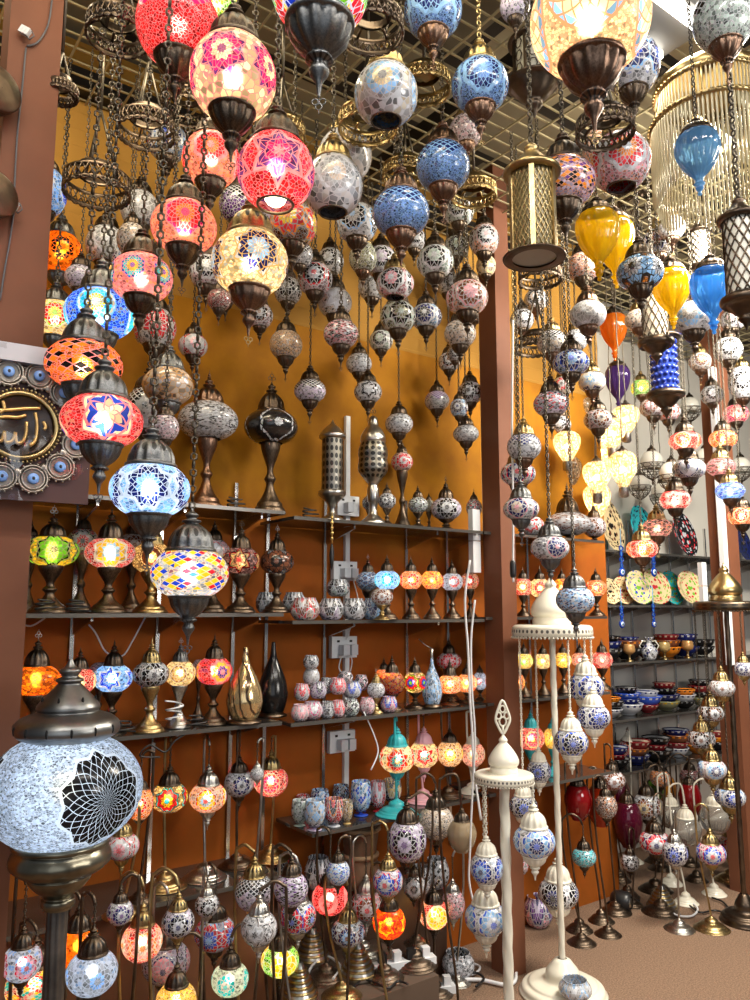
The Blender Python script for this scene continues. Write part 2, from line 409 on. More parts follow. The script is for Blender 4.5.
# ------------------------------------------------------------------ label registry
REG = []
def register(o, x, y, desc, cat, group=None, full=None, lm=None): REG.append([o, x, y, desc, cat, group, full, lm])
def face_rot(c, num, jit=.25): return atan2(-c.y, -c.x) - pi/max(1, num) + R.uniform(-jit, jit)
LIGHTK = 112.
def bulb(parent, z, Rr, col=(1, .80, .52), k=1.):
    l = bpy.data.lights.new('bulb_light', 'POINT'); l.energy = LIGHTK*k*Rr*Rr; l.color = col; l.shadow_soft_size = Rr*.18
    o = bpy.data.objects.new('bulb_light', l); C.objects.link(o); o.parent = parent; o.location = (0, 0, z); return o
def parse(rows):
    for ln in rows.strip().split('\n'):
        ln = ln.strip()
        if not ln or ln[0] == '#': continue
        p = [q.strip() for q in ln.split('|')]
        a = p[0].split()
        yield a, (p[1] if len(p) > 1 and p[1] else None), (p[2] if len(p) > 2 and p[2] else None)
def opts(fl):
    d = {}
    for t in fl.split(','):
        if '=' in t: k, v = t.split('='); d[k] = v
        elif t: d[t] = True
    return d
def auto_desc(kind, w, cs, motif, lit):
    n1, n2 = PAL[cs[0]][1], PAL[cs[1]][1]
    size = 'large ' if w >= 56 else ('small ' if w < 27 else '')
    if motif in ('be',): m = 'beaded'; tail = ''
    elif motif == 'bd': m = 'crackled glass'; tail = ''
    else:
        m = 'mosaic'; tail = ' with %s %s' % (n2, MOT[motif][2])
        if motif == 'la': tail = ' with %s latticed top' % n2
    return '%s%s%s %s %s%s' % (size, 'glowing ' if lit else '', n1, m, kind, tail)
LITCOL = {'bl': (.75, .88, 1), 'lb': (.8, .92, 1), 'tu': (.8, 1, 1), 'wh': (.86, .93, 1), 'gn': (1, .95, .6)}
def paint_shade(o, cs, motif, d, w=40):
    kw = {k: float(d[k]) for k in ('num', 'pet', 'amp', 'size', 'den', 'lw') if k in d}
    gr = d.get('gr')
    if gr is None: gr = [.66, .64, .62] if cs[0] in ('bk', 'nv', 'dr', 'br') or d.get('L') else [.64, .64, .67]
    paint(o, cs, motif, gr, float(d.get('bead', (19 if d.get('L') else 20) if w > 55 else 16 if w > 40 else 12.5)), float(d.get('speck', .35)), asp=o.scale[2]/o.scale[0], **dict(dict(den=1 if w > 55 else .75 if w > 38 else .6, size=MOT[motif][1].get('size', .6)*(1 if d.get('L') or motif == 'di' else 1.22)), **kw))
# ------------------------------------------------------------------ hanging lamps
def hang_cyl(c, Rr, H, capk, hol, top):
    cz = c.z+H*.95
    cy = [(c.x, c.y, Rr, c.z-H, c.z+H), (c.x, c.y, .62*Rr*capk, cz, cz+.8*Rr*capk), (c.x, c.y, .012, cz, top)]
    if hol: cy += [(c.x, c.y, .5*Rr, c.z-H-.75*Rr, c.z-H*.95), (c.x, c.y, .2*Rr, c.z-H-1.6*Rr, c.z-H)]
    return cy
DIAM = lambda w: .165 if w > 70 else .155 if w > 50 else .15 if w > 38 else .135 if w > 29 else .125
def hang(a, label, lm, top=None, smax=None, s_fix=None, group=None):
    x, y, w, h = map(float, a[:4]); cs = a[4].split(','); motif = a[5]; d = opts(a[6] if len(a) > 6 else '')
    lit = bool(d.get('L')); mk = d.get('m', 'd'); kind = MOT[motif][0]; capk = float(d.get('cap', 1))
    D = float(d.get('D', DIAM(w))); hol = not d.get('O')
    topz = top if top is not None else ZC
    def fn(s):
        c = at(x, y, s); return hang_cyl(c, w/2*s/F, h/2*s/F, capk, hol, topz)
    zl = ray(x, y).z
    lim = min(9 if zl < .05 else (3.12-EYE)/zl, sdepth(x, y, float(d.get('off', .20)) if x < 500 else .55) - w/2*.9*D/w)
    if s_fix: s = s_fix; OBS.extend(fn(s))
    else: s = solve(fn, min(D*F/w, lim), smax=lim)
    c = at(x, y, s); Rr = w/2*s/F; H = h/2*s/F
    o = empty('hanging_lamp', c)
    sh = obj('shade', shade_mesh(kind, lit), o, (0, 0, 0), face_rot(c, float(MOT[motif][1].get('num', 4)))+float(d.get('rot', 0)), (Rr, Rr, H))
    paint_shade(sh, cs, motif, d, w)
    cr = .60*Rr*capk
    cap = obj('cap', cap_mesh(mk), o, (0, 0, H*.90), R.uniform(0, 6), (cr, cr, cr*float(d.get('ch', .95))))
    ctop = c.z + H*.90 + cr*float(d.get('ch', .95))*1.93
    L = topz - ctop
    if L > .01:
        if w > 34 and not d.get('T'): me = chain_mesh(L, .034, .0085, .0026, CHAINB if mk == 'b' and x > 400 else None)
        elif d.get('T'): me = cord_mesh(L)
        else: me = chain_mesh(L, .026, .0058, .0019)
        obj('chain', me, o, (0, 0, ctop-c.z))
    if hol:
        hr = .50*Rr*float(d.get('hk', 1))
        obj('holder', hol_mesh(mk if mk != 'b' else 'c'), o, (0, 0, -H*.93), R.uniform(0, 6), (hr, hr, hr))
        if not d.get('N'):
            obj('finial', fin_mesh(mk, -1), o, (0, 0, -H*.93-hr*2.35), R.uniform(-.5, .5), hr*.42)
    else:
        br = Rr*.47
        obj('rim', shared(('rim', mk), lambda: MB().lathe([(1.0, .06), (1.06, 0), (1.0, -.08), (.9, -.04), (.92, .06)], 28).mesh('rim', METP['d'])), o, (0, 0, -H), 0, (br, br, br))
        if lit: obj('light_bulb', shared('bulbm', lambda: MB().sphere((0, 0, 0), 1, 12, 8).mesh('light_bulb', BULB)), o, (0, 0, -H*.72), 0, Rr*.30)
    if lit:
        bulb(o, 0 if hol else .1*H, Rr*.9, LITCOL.get(cs[0], (1, .80, .52)), float(d.get('k', 1)))
    register(o, x, y, auto_desc('hanging lamp', w, cs, motif, lit), 'lamp', group or ('small pendant lamps' if w < 56 else 'large pendant lamps'), label, lm)
    return o
# teardrop blown glass pendants
TEAR = rprof([(.45, 1.0), (.70, .94), (.94, .72), (1.0, .46), (.94, .16), (.74, -.16), (.48, -.42), (.28, -.58), (.19, -.70), (.17, -.80), (.25, -.86), (.17, -.92), (.14, -1.0)], 3)
def teardrop(a, label, lm):
    x, y, w, h = map(float, a[:4]); d = opts(a[6] if len(a) > 6 else ''); col = a[4]
    def fn(s):
        c = at(x, y, s); r = w/2*s/F; H = h/2*s/F
        return [(c.x, c.y, r, c.z-H, c.z+H), (c.x, c.y, .75*r, c.z+H, c.z+H+.7*r), (c.x, c.y, .012, c.z+H, ZC)]
    s = solve(fn, float(d.get('D', .14))*F/w, smax=sdepth(x, y, .5))
    c = at(x, y, s); r = w/2*s/F; H = h/2*s/F
    o = empty('hanging_lamp', c)
    mat = shared(('blown', col), lambda: blown('blown_glass_'+PAL[col][1].replace(' ', '_'), {'ye': (.98, .66, .02), 'lb': (.25, .55, .90), 'or': (.95, .28, .02), 'pu': (.14, .06, .30), 'bb': (.10, .38, .85)}[col]))
    obj('shade', shared(('tear', col), lambda: MB().lathe(TEAR, 56, lambda i, a: 1-.12*abs(cos(7*a))*min(1, 4*i*max(0, .8-i))).mesh('shade', mat)), o, (0, 0, 0), R.uniform(0, 6), (r, r, H))
    cr = r*.62
    obj('cap', cap_mesh('d'), o, (0, 0, H*.9), 0, (cr*1.15, cr*1.15, cr*.7))
    L = ZC - (c.z+H*.9+cr*1.35)
    obj('chain', chain_mesh(L, .03, .007, .0022), o, (0, 0, ZC-c.z-L))
    obj('tip', shared(('tipm', col), lambda: MB().lathe(rprof([(.03, -1), (.5, -.8), (.35, -.45), (.7, -.2), (.9, .1), (.5, .3)]), 14).mesh('tip', mat)), o, (0, 0, -H*1.02), 0, (r*.2, r*.2, r*.35))
    register(o, x, y, PAL[col][1]+' ribbed glass teardrop pendant', 'lamp', 'teardrop pendants', label, lm)
# cream heart-shaped lit pendants
HEART = rprof([(.30, 1.0), (.62, .97), (.92, .72), (1.0, .36), (.90, -.02), (.62, -.50), (.38, -.86), (.30, -1.0)], 3)
def heart(a, label, lm):
    x, y, w, h = map(float, a[:4])
    def fn(s):
        c = at(x, y, s); r = w/2*s/F; H = h/2*s/F
        return [(c.x, c.y, r, c.z-H-.2*r, c.z+H), (c.x, c.y, .012, c.z+H, ZC)]
    s = solve(fn, .145*F/w, smax=sdepth(x, y, .58))
    c = at(x, y, s); r = w/2*s/F; H = h/2*s/F; o = empty('hanging_lamp', c)
    def mm():
        p = [(a, b) for a, b in HEART][::-1]
        return MB().lathe(p, 32).mesh('shade', mos('medal', True))
    sh = obj('shade', shared('heartm', mm), o, (0, 0, 0), face_rot(c, 4), (r, r, H))
    paint(sh, ['cr', 'cr', 'gl', 'cr'], 'st', [.50, .30, .12], 16, .1, size=.8); sh['c1'] = [.96, .87, .64]; sh['c2'] = [.95, .84, .60]
    obj('holder', shared('hhold', lambda: MB().lathe([(.34, 0), (.34, -.6), (.2, -.7), (.02, -.72)], 14).mesh('holder', METP['s'])), o, (0, 0, -H), 0, r)
    obj('cap', cap_mesh('d'), o, (0, 0, H*.95), 0, (r*.4, r*.4, r*.3))
    obj('chain', cord_mesh(ZC-c.z-H-r*.5), o, (0, 0, H+r*.5))
    bulb(o, H*.1, r*.9, (1, .82, .55), 3.1)
    register(o, x, y, 'cream heart-shaped glowing glass pendant', 'lamp', 'cream heart pendants', label, lm)
# black wire cup pendants with white glass
def wirecup(a, label, lm):
    x, y, w, h = map(float, a[:4])
    def fn(s):
        c = at(x, y, s); r = w/2*s/F
        return [(c.x, c.y, r*1.05, c.z-r*1.2, c.z+r*1.1), (c.x, c.y, .01, c.z, ZC)]
    s = solve(fn, .16*F/w, smax=sdepth(x, y, .55)); c = at(x, y, s); r = w/2*s/F; o = empty('hanging_lamp', c)
    obj('shade', shared('wcs', lambda: MB().lathe([(.3, .9)]+[(cos(t), sin(t)) for t in [1.1-.2*i for i in range(10)]], 24).mesh('shade', plain('opal_glass', (.80, .78, .70), .25))), o, (0, 0, r*.35), 0, r*.86)
    def cage():
        b = MB(); pr = [(1.0, .15), (.95, -.15), (.75, -.55), (.45, -.85), (.15, -1.05)]
        for (q, z) in pr[:4]: b.tube([(q*cos(t), q*sin(t), z) for t in [2*pi*i/24 for i in range(24)]], .03, 4, True)
        for k in range(20):
            t = 2*pi*k/20; b.tube([(q*cos(t+.28*i*(1 if k % 2 else -1)), q*sin(t+.28*i*(1 if k % 2 else -1)), z) for i, (q, z) in enumerate(pr)], .025, 4)
        b.lathe(rprof([(.02, -1.5), (.1, -1.35), (.06, -1.2), (.18, -1.02)]), 10)
        return b.mesh('wire_cup', METP['d'])
    obj('wire_cup', shared('cage', cage), o, (0, 0, 0), R.uniform(0, 6), r)
    obj('cap', cap_mesh('d'), o, (0, 0, r*1.1), 0, (r*.35, r*.35, r*.3))
    obj('chain', cord_mesh(ZC-c.z-r*1.6), o, (0, 0, r*1.6))
    register(o, x, y, 'white globe pendant in a dark wire cup', 'lamp', 'wire cup pendants', label, lm)
# cylinder lanterns
def lantern(x, y0, y1, w, style, s, label, lm, cat='lantern'):
    c = at(x, (y0+y1)/2, s); r = w/2*s/F; z1 = at(x, y0, s).z-c.z; z0 = at(x, y1, s).z-c.z; H = z1-z0
    o = empty('hanging_lantern', c); rs = r*.86
    OBS.append((c.x, c.y, r*1.05, c.z+z0-r, c.z+z1+r)); OBS.append((c.x, c.y, .015, c.z, ZC))
    rim = 'b' if style == 'mesh' else 'd'
    top = rprof([(rs, z1-.02*H), (r*1.06, z1), (r*1.06, z1+.05*H), (r*.9, z1+.07*H), (r*.7, z1+.45*r), (r*.35, z1+.8*r), (r*.25, z1+.95*r), (r*.3, z1+1.05*r), (r*.08, z1+1.3*r)])
    obj('cap', MB().lathe(top, 28).mesh('cap', METP[rim]), o)
    if style == 'mesh':
        bot = [(rs, z0), (r*1.14, z0-.01), (r*1.16, z0-.03*H), (r*1.05, z0-.05*H), (r*.82, z0-.045*H), (r*.8, z0-.01)]
        obj('base_rim', MB().lathe(bot, 32).mesh('base_rim', METP['d']), o)
        obj('diffuser', MB().lathe([(.001, z0-.02*H), (r*.82, z0-.02*H)], 24).mesh('diffuser', plain('dusty_glass', (.45, .43, .36), .5)), o)
        obj('glass', MB().lathe([(rs*.93, z0), (rs*.93, z1)], 28).mesh('glass', plain('amber_lantern_glass', (.22, .17, .07), .3)), o)
        b = MB()
        for k in range(6):
            t = 2*pi*k/6+.3; b.box((rs*cos(t), rs*sin(t), (z0+z1)/2), Vector((cos(t), sin(t), 0))*.004, Vector((-sin(t), cos(t), 0))*.006, Vector((0, 0, H/2)))
        for k in range(28):
            for sg in (1, -1):
                t = 2*pi*k/28; b.tube([(rs*.97*cos(t+sg*1.9*q/9), rs*.97*sin(t+sg*1.9*q/9), z0+H*q/9) for q in range(10)], .0016, 4)
        obj('lattice_mesh', b.mesh('lattice_mesh', METP['b']), o)
    elif style in ('white', 'blue'):
        if style == 'white':
            obj('shade', MB().lathe([(rs*.9, z0), (rs*.9, z1)], 28).mesh('shade', plain('opal_cylinder', (.86, .83, .72), .3)), o)
            b = MB()
            for k in range(12):
                for sg in (1, -1):
                    t = 2*pi*k/12; b.tube([(rs*.94*cos(t+sg*2.6*q/12), rs*.94*sin(t+sg*2.6*q/12), z0+H*q/12) for q in range(13)], .0022, 4)
            obj('wire_net', b.mesh('wire_net', METP['d']), o)
        else:
            b = MB(); b.lathe([(rs*.82, z0), (rs*.82, z1)], 24)
            nr = 8
            for i in range(nr):
                for k in range(14):
                    t = 2*pi*(k+.5*(i % 2))/14; b.sphere((rs*.84*cos(t), rs*.84*sin(t), z0+H*(i+.5)/nr), rs*.17, 6, 4)
            obj('shade', b.mesh('shade', plain('cobalt_glass', (.03, .06, .36), .12)), o)
    else:
        obj('glass', MB().lathe([(rs*.9, z0), (rs*.9, z1)], 28).mesh('glass', plain('frosted_glass', (.75, .72, .60), .35)), o)
        b = MB()
        for k in range(8):
            t = 2*pi*k/8+.2; b.box((rs*cos(t), rs*sin(t), (z0+z1)/2), Vector((cos(t), sin(t), 0))*.003, Vector((-sin(t), cos(t), 0))*.005, Vector((0, 0, H/2)))
            for i in range(3):
                for q in range(6):
                    a0 = t+.39+.2*cos(q*pi/3); a1 = t+.39+.2*cos((q+1)*pi/3); zz = z0+H*(i+.5)/3
                    b.tube([(rs*cos(a0), rs*sin(a0), zz+H*.14*sin(q*pi/3)), (rs*cos(a1), rs*sin(a1), zz+H*.14*sin((q+1)*pi/3))], .0018, 4)
        obj('lattice_mesh', b.mesh('lattice_mesh', METP['d']), o)
    if style != 'mesh':
        bot = rprof([(rs*.9, z0+.01), (r*1.12, z0), (r*1.16, z0-.06*H), (r, z0-.10*H), (r*.9, z0-.30*r), (r*.55, z0-.75*r), (r*.3, z0-.95*r), (r*.36, z0-1.1*r), (r*.15, z0-1.35*r), (r*.02, z0-1.7*r)])
        obj('base_cup', MB().lathe(bot, 28, lambda i, a: 1+.04*cos(14*a)*(i > .3)).mesh('base_cup', METP['d']), o)
    zt = z1+1.3*r; L = ZC-c.z-zt
    if L > .02: obj('chain', chain_mesh(L, .034, .009, .003), o, (0, 0, zt))
    register(o, x, (y0+y1)/2, 'metal lantern', cat, None, label, lm)
# ring chandelier crowns
def ring_crown(x, y, w, s, label, lm, m='d', dome=False):
    c = at(x, y, s); r = w/2*s/F; o = empty('ring_chandelier', c)
    hh = r*.42
    OBS.append((c.x, c.y, .01, c.z, ZC)); OBS.append((c.x, c.y, r*1.04, c.z-hh*.75, c.z+hh))
    b = MB()
    for zz in (hh/2, -hh/2):
        b.lathe([(r*.97, zz-.006), (r*1.02, zz-.004), (r*1.02, zz+.004), (r*.97, zz+.006), (r*.96, zz), (r*.97, zz-.006)], 36)
    n = 30
    for k in range(n):
        t = 2*pi*k/n; t2 = 2*pi*(k+1)/n
        b.tube([(r*cos(t), r*sin(t), -hh/2), (r*cos(t2), r*sin(t2), hh/2)], .0026, 4)
        b.tube([(r*cos(t), r*sin(t), hh/2), (r*cos(t2), r*sin(t2), -hh/2)], .0026, 4)
    for k in range(24):
        t = 2*pi*k/24; tv = Vector((-sin(t), cos(t), 0)); rv = Vector((cos(t), sin(t), 0))
        b.tube([rv*r+tv*(r*.11*cos(q))+Vector((0, 0, -hh/2-r*.09*sin(q))) for q in [pi*i/6 for i in range(7)]], .0032, 4)
    obj('lattice_band', b.mesh('lattice_band', METP[m]), o)
    b = MB()
    b.lathe([(r*.62, hh*.9-.004), (r*.66, hh*.9), (r*.62, hh*.9+.02), (r*.60, hh*.9)], 30)
    for k in range(6):
        t = 2*pi*k/6; b.tube([(r*cos(t), r*sin(t), hh/2), (r*.8*cos(t), r*.8*sin(t), hh*.85), (r*.62*cos(t), r*.62*sin(t), hh*.9)], .0035, 5)
    obj('upper_ring', b.mesh('upper_ring', METP[m]), o)
    if dome: obj('dome', MB().lathe(rprof([(r*.66, hh*.9), (r*.6, hh*1.3), (r*.4, hh*1.8), (r*.15, hh*2.1), (r*.05, hh*2.6)]), 28, lambda i, a: 1+.04*cos(16*a)).mesh('dome', METP[m]), o)
    b = MB(); zt = ZC-c.z
    zz = hh*.9
    if dome:
        b.tube([(0, 0, hh*2.5), (0, 0, zt)], .005, 5)
    else:
        apex = min(zt, zz+r*2.2)
        for k in range(3):
            t = 2*pi*k/3+.5; b.tube([(r*.62*cos(t), r*.62*sin(t), zz), (0, 0, apex)], .004, 5)
        if apex < zt: b.tube([(0, 0, apex), (0, 0, zt)], .005, 5)
    obj('hanging_chain', b.mesh('hanging_chain', CHAINM), o)
    register(o, x, y, 'pierced metal ring chandelier', 'chandelier', 'ring chandeliers', label, lm)
# ------------------------------------------------------------------ table lamps
def table_lamp(a, z, off, label, lm, group):
    x, y, w, h = map(float, a[:4]); cs = a[4].split(','); motif = a[5]; d = opts(a[6] if len(a) > 6 else '')
    lit = bool(d.get('L')); mk = d.get('m', 'd'); kind = MOT[motif][0]
    off = float(d.get('o', off))
    best = None
    for do in (0, .02, -.02, .04, -.04, .06, -.06, .08, -.08):
        s = sdepth(x, y, off+do); c = at(x, y, s); Rr = w/2*s/F; H = h/2*s/F
        cy = [(c.x, c.y, Rr, c.z-H, c.z+H), (c.x, c.y, Rr*.62, z, c.z-H), (c.x, c.y, Rr*.5, c.z+H, c.z+H+1.3*Rr)]
        q = clash(cy)+abs(do)*.02
        if best is None or q < best[0]: best = (q, s, c, Rr, H, cy)
    q, s, c, Rr, H, cy = best
    OBS.extend(cy)
    hs = c.z-H-z
    if hs < .25*Rr:                       # the globe rests lower than the shelf allows: shorten it
        hs = .25*Rr
    o = empty('table_lamp', (c.x, c.y, z)); cz = hs+H
    obj('stand', stand_mesh(mk), o, (0, 0, 0), R.uniform(0, 6), (min(Rr*.80, .06), min(Rr*.80, .06), hs+H*.06))
    sh = obj('shade', shade_mesh(kind, lit), o, (0, 0, cz), face_rot(c, float(MOT[motif][1].get('num', 4)))+float(d.get('rot', 0)), (Rr, Rr, H))
    paint_shade(sh, cs, motif, d, w)
    cr = .50*Rr; ck = float(d.get('ch', 1.15))
    if not d.get('nocap'):
        obj('cap', cap_mesh({'s': 'g'}.get(mk, mk)), o, (0, 0, cz+H*.92), R.uniform(0, 6), (cr, cr, cr*ck))
        if d.get('fin'): obj('finial', fin_mesh('s' if d['fin'] == 's' else 'd', 1), o, (0, 0, cz+H*.92+cr*ck*1.9), TH+R.uniform(-.3, .3), Rr*.27)
        else: obj('finial', spike_mesh(mk), o, (0, 0, cz+H*.92+cr*ck*1.9), 0, Rr*.24)
    if lit: bulb(o, cz, Rr*.9, LITCOL.get(cs[0], (1, .76, .45)), float(d.get('k', 1)))
    register(o, x, y, auto_desc('table lamp', w, cs, motif, lit), 'lamp', group, label, lm)
    return o
# ------------------------------------------------------------------ swan-neck lamps: fx = foot offset in px, ty = px y of the arc's top
def swan_lamp(a, z, label, lm, group, off=None):
    x, y, w, h = map(float, a[:4]); cs = a[4].split(','); motif = a[5]; d = opts(a[6] if len(a) > 6 else '')
    lit = bool(d.get('L')); mk = d.get('m', 'd'); am = d.get('a', mk); kind = MOT[motif][0]
    fx = float(d.get('fx', w*.9)); ty = float(d.get('ty', y-h/2-w*1.15)); D = float(d.get('D', .135)); fy = float(d.get('fy', .02))
    def geo(s, ang=0.):
        c = at(x, y, s); b = at(x+fx, y, s)-c; b.z = 0; ca, sa = cos(ang), sin(ang)
        b = c+Vector((b.x*ca-b.y*sa, b.x*sa+b.y*ca, 0)); b.y += fy
        q = N.dot(b)-NA-((-.09 if z < .1 and x < 312 else .03 if z < .3 and x < 480 else .15) if x < 615 else .52)
        if q > 0: b -= N*q
        return c, b
    def fn(s, ang=0.):
        c, b = geo(s, ang); zt = at(x, ty, s).z; bb = c+(b-c)*.25
        arc = [(b.x+(c.x-b.x)*q, b.y+(c.y-b.y)*q, .007, zt-.05, zt+.005) for q in (.3, .55, .8)]
        Rr = w/2*s/F; H = h/2*s/F
        arc += [(bb.x+(b.x-bb.x)*q, bb.y+(b.y-bb.y)*q, .009, z+(zt-z)*z0, z+(zt-z)*z1) for q, z0, z1 in ((.12, .0, .18), (.4, .1, .3), (.75, .25, .5), (1., .45, 1.))]
        return arc+[(c.x, c.y, Rr, c.z-H, c.z+H), (c.x, c.y, .57*Rr, c.z+H, c.z+H+1.2*Rr), (bb.x, bb.y, 1.12*Rr, z, z+.05)] + ([(c.x, c.y, .4*Rr, c.z-H-.8*Rr, c.z-H)] if not d.get('O') else [])
    mx = sdepth(x, y, float(d.get('mo', .04 if z < .3 else .10))); s0 = min(float(d['s']) if 's' in d else D*F/w, mx); best = None
    lims = (.55, 1.5)
    if off is not None: s0 = sdepth(x, y, off); mx = s0*1.012; lims = (.96, 1.012)
    for ang in (0, .45, -.45, .9, -.9, 1.4, -1.4):
        n0 = len(OBS); s = solve(lambda q: fn(q, ang), s0, smax=mx, lim=lims, steps=60); del OBS[n0:]
        e = clash(fn(s, ang))*8 + abs(s/s0-1) + abs(ang)*.03
        if best is None or e < best[0]: best = (e, s, ang)
    e, s, ang = best; OBS.extend(fn(s, ang))
    c, b = geo(s, ang); Rr = w/2*s/F; H = h/2*s/F
    bb = c+(b-c)*.25
    qo = N.dot(bb)-NA
    if 0 < z < .3 and qo < -.255+1.15*Rr:
        z = 0
        if qo > -.27-1.15*Rr: bb -= N*(qo+.27+1.15*Rr)
    bb.z = z; o = empty('swan_neck_lamp', bb); rel = c-bb; out = (b-c); out.z = 0
    br = max(.036, Rr*1.12)
    obj('base', base_mesh(am), o, (0, 0, 0), R.uniform(0, 6), (br, br, br*.62))
    cr = .56*Rr; ck = .95; ctop = rel.z+H*.9+cr*ck*1.95
    za = max(at(x, ty, s).z-z, ctop+.03); dx = Vector((rel.x, rel.y, 0)); k = dx.length
    q0 = Vector((rel.x, rel.y, 0))+out; k = out.length; back = -out
    pts = [Vector((0, 0, br*.6)), q0*.12+Vector((0, 0, za*.18)), q0*.62+Vector((0, 0, za*.45)), q0*.96+Vector((0, 0, za*.72)), q0+Vector((0, 0, za-.50*k)), q0+back*.12+Vector((0, 0, za-.18*k)), q0+back*.46+Vector((0, 0, za)), q0+back*.83+Vector((0, 0, za-.18*k)), q0+back*.98+Vector((0, 0, max(ctop+.012, za-.5*k)))]
    sp = []
    n = len(pts)
    for i in range(n-1):
        p0, p1, p2, p3 = (pts[max(0, min(n-1, j))] for j in (i-1, i, i+1, i+2))
        for j in range(4):
            t = j/4; sp.append(.5*((2*p1)+(p2-p0)*t+(2*p0-5*p1+4*p2-p3)*t*t+(3*p1-p0-3*p2+p3)*t**3))
    sp.append(pts[-1])
    obj('arm', MB().tube(sp, .0048, 7).mesh('arm', METP[am] if am in METP else IVORY), o)
    e = pts[-1]; lk = e.z-ctop
    if lk > .008: obj('chain', chain_mesh(lk+.006, .016, .0045, .0015), o, (rel.x, rel.y, ctop-.004))
    if cs[0] != 'gl_clear':
        sh = obj('shade', shade_mesh(kind, lit), o, rel, face_rot(c, float(MOT[motif][1].get('num', 4)))+float(d.get('rot', 0)), (Rr, Rr, H)); paint_shade(sh, cs, motif, d, w)
    obj('cap', cap_mesh(mk), o, rel+Vector((0, 0, H*.9)), R.uniform(0, 6), (cr, cr, cr*ck))
    if not d.get('O'):
        obj('holder', hol_mesh(mk), o, rel-Vector((0, 0, H*.93)), R.uniform(0, 6), (Rr*.42, Rr*.42, Rr*.42))
    else:
        obj('rim', shared(('rim', 'd'), lambda: MB().lathe([(1.0, .06), (1.06, 0), (1.0, -.08), (.9, -.04), (.92, .06)], 28).mesh('rim', METP['d'])), o, rel-Vector((0, 0, H)), 0, Rr*.47)
    if lit: 
        l = bulb(o, 0, Rr*.9, LITCOL.get(cs[0], (1, .76, .45)), float(d.get('k', 1))); l.location = rel
    register(o, x, y, auto_desc('swan-neck lamp', w, cs, motif, lit), 'lamp', group, label, lm)
    return o
# ================================================================== THE SETTING
def wall_mat():
    g = G('ochre_wall_paint')
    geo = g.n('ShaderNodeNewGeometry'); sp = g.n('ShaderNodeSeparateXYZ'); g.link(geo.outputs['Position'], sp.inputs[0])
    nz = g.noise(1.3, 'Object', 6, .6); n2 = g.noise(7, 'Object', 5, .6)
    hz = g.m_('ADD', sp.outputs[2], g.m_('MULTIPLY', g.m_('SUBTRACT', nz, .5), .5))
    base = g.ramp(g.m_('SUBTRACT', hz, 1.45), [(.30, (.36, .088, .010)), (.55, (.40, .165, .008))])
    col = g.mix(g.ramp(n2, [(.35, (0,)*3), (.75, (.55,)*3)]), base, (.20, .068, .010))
    pl = g.gt(sp.outputs[2], 2.72)
    col = g.mix(pl, col, (.42, .215, .04))
    wv = g.m_('MULTIPLY', g.m_('FRACT', g.m_('MULTIPLY', sp.outputs[2], 15)), pl)
    p = g.principled(col, .75, 0., Specular_IOR_Level=.15); g.link(g.bump(wv, .8, .02), p.inputs['Normal'])
    return g.done(p)
WALLO = wall_mat()
WALLW = plain('white_slat_panel', (.72, .69, .62), .55, 0, .08, 3)
POSTM = plain('brown_post_paint', (.165, .054, .022), .7, 0, .22, 9)
def carpet_mat():
    g = G('speckled_carpet'); n1 = g.noise(160, 'Object', 2); n2 = g.noise(2.2, 'Object', 4)
    col = g.mix(g.ramp(n1, [(.35, (0,)*3), (.65, (1,)*3)]), (.115, .068, .042), (.31, .195, .125))
    col = g.mix(g.m_('MULTIPLY', n2, .35), col, (.22, .13, .085))
    p = g.principled(col, .95); g.link(g.bump(n1, .6, .006), p.inputs['Normal']); return g.done(p)
Z3 = Vector((0, 0, 1))
def slab(name, t0, t1, o0, o1, z0, z1, mat):
    c = wl((t0+t1)/2, (o0+o1)/2, (z0+z1)/2)
    return MB().box(c, U*(t1-t0)/2, N*(o1-o0)/2, Z3*(z1-z0)/2).mesh(name, mat)
structure('floor', slab('floor', -3, 7.5, -4.2, 2.2, -.05, 0, carpet_mat()))
T1 = tpx(604, .28, 520)
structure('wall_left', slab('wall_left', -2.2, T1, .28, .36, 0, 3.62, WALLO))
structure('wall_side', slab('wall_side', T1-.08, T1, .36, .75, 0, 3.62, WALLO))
structure('wall_right', slab('wall_right', T1-.08, 7.2, .72, .80, 0, 3.62, WALLW))
def ceil_mat():
    g = G('ceiling_panels')
    tc = g.n('ShaderNodeTexCoord'); mp = g.n('ShaderNodeMapping'); g.link(tc.outputs['Object'], mp.inputs[0]); mp.inputs['Rotation'].default_value = (0, 0, -TH)
    br = g.n('ShaderNodeTexBrick'); g.link(mp.outputs[0], br.inputs['Vector'])
    br.inputs['Color1'].default_value = (.44, .375, .23, 1); br.inputs['Color2'].default_value = (.035, .026, .020, 1); br.inputs['Mortar'].default_value = (.015, .012, .01, 1)
    br.inputs['Scale'].default_value = 1.0; br.inputs['Brick Width'].default_value = .55; br.inputs['Row Height'].default_value = .42; br.inputs['Mortar Size'].default_value = .03; br.inputs['Bias'].default_value = -.05
    return g.done(g.principled(br.outputs[0], .7))
structure('ceiling', slab('ceiling', -3, 7.5, -4.2, 2.2, 3.66, 3.72, ceil_mat()))
b = MB()
for i in range(62):
    t = -2.0+i*.115; b.box(wl(t, -1.2, ZC+.012), U*.0032, N*1.95, Z3*.0032)
for i in range(58):
    o = -3.1+i*.066; b.box(wl(1.5, o, ZC+.02), U*3.55, N*.003, Z3*.003)
structure('ceiling_grid', b.mesh('ceiling_grid', plain('painted_wire', (.42, .36, .21), .45, .3)))
STEEL = plain('dark_steel', (.045, .04, .038), .45, .6)
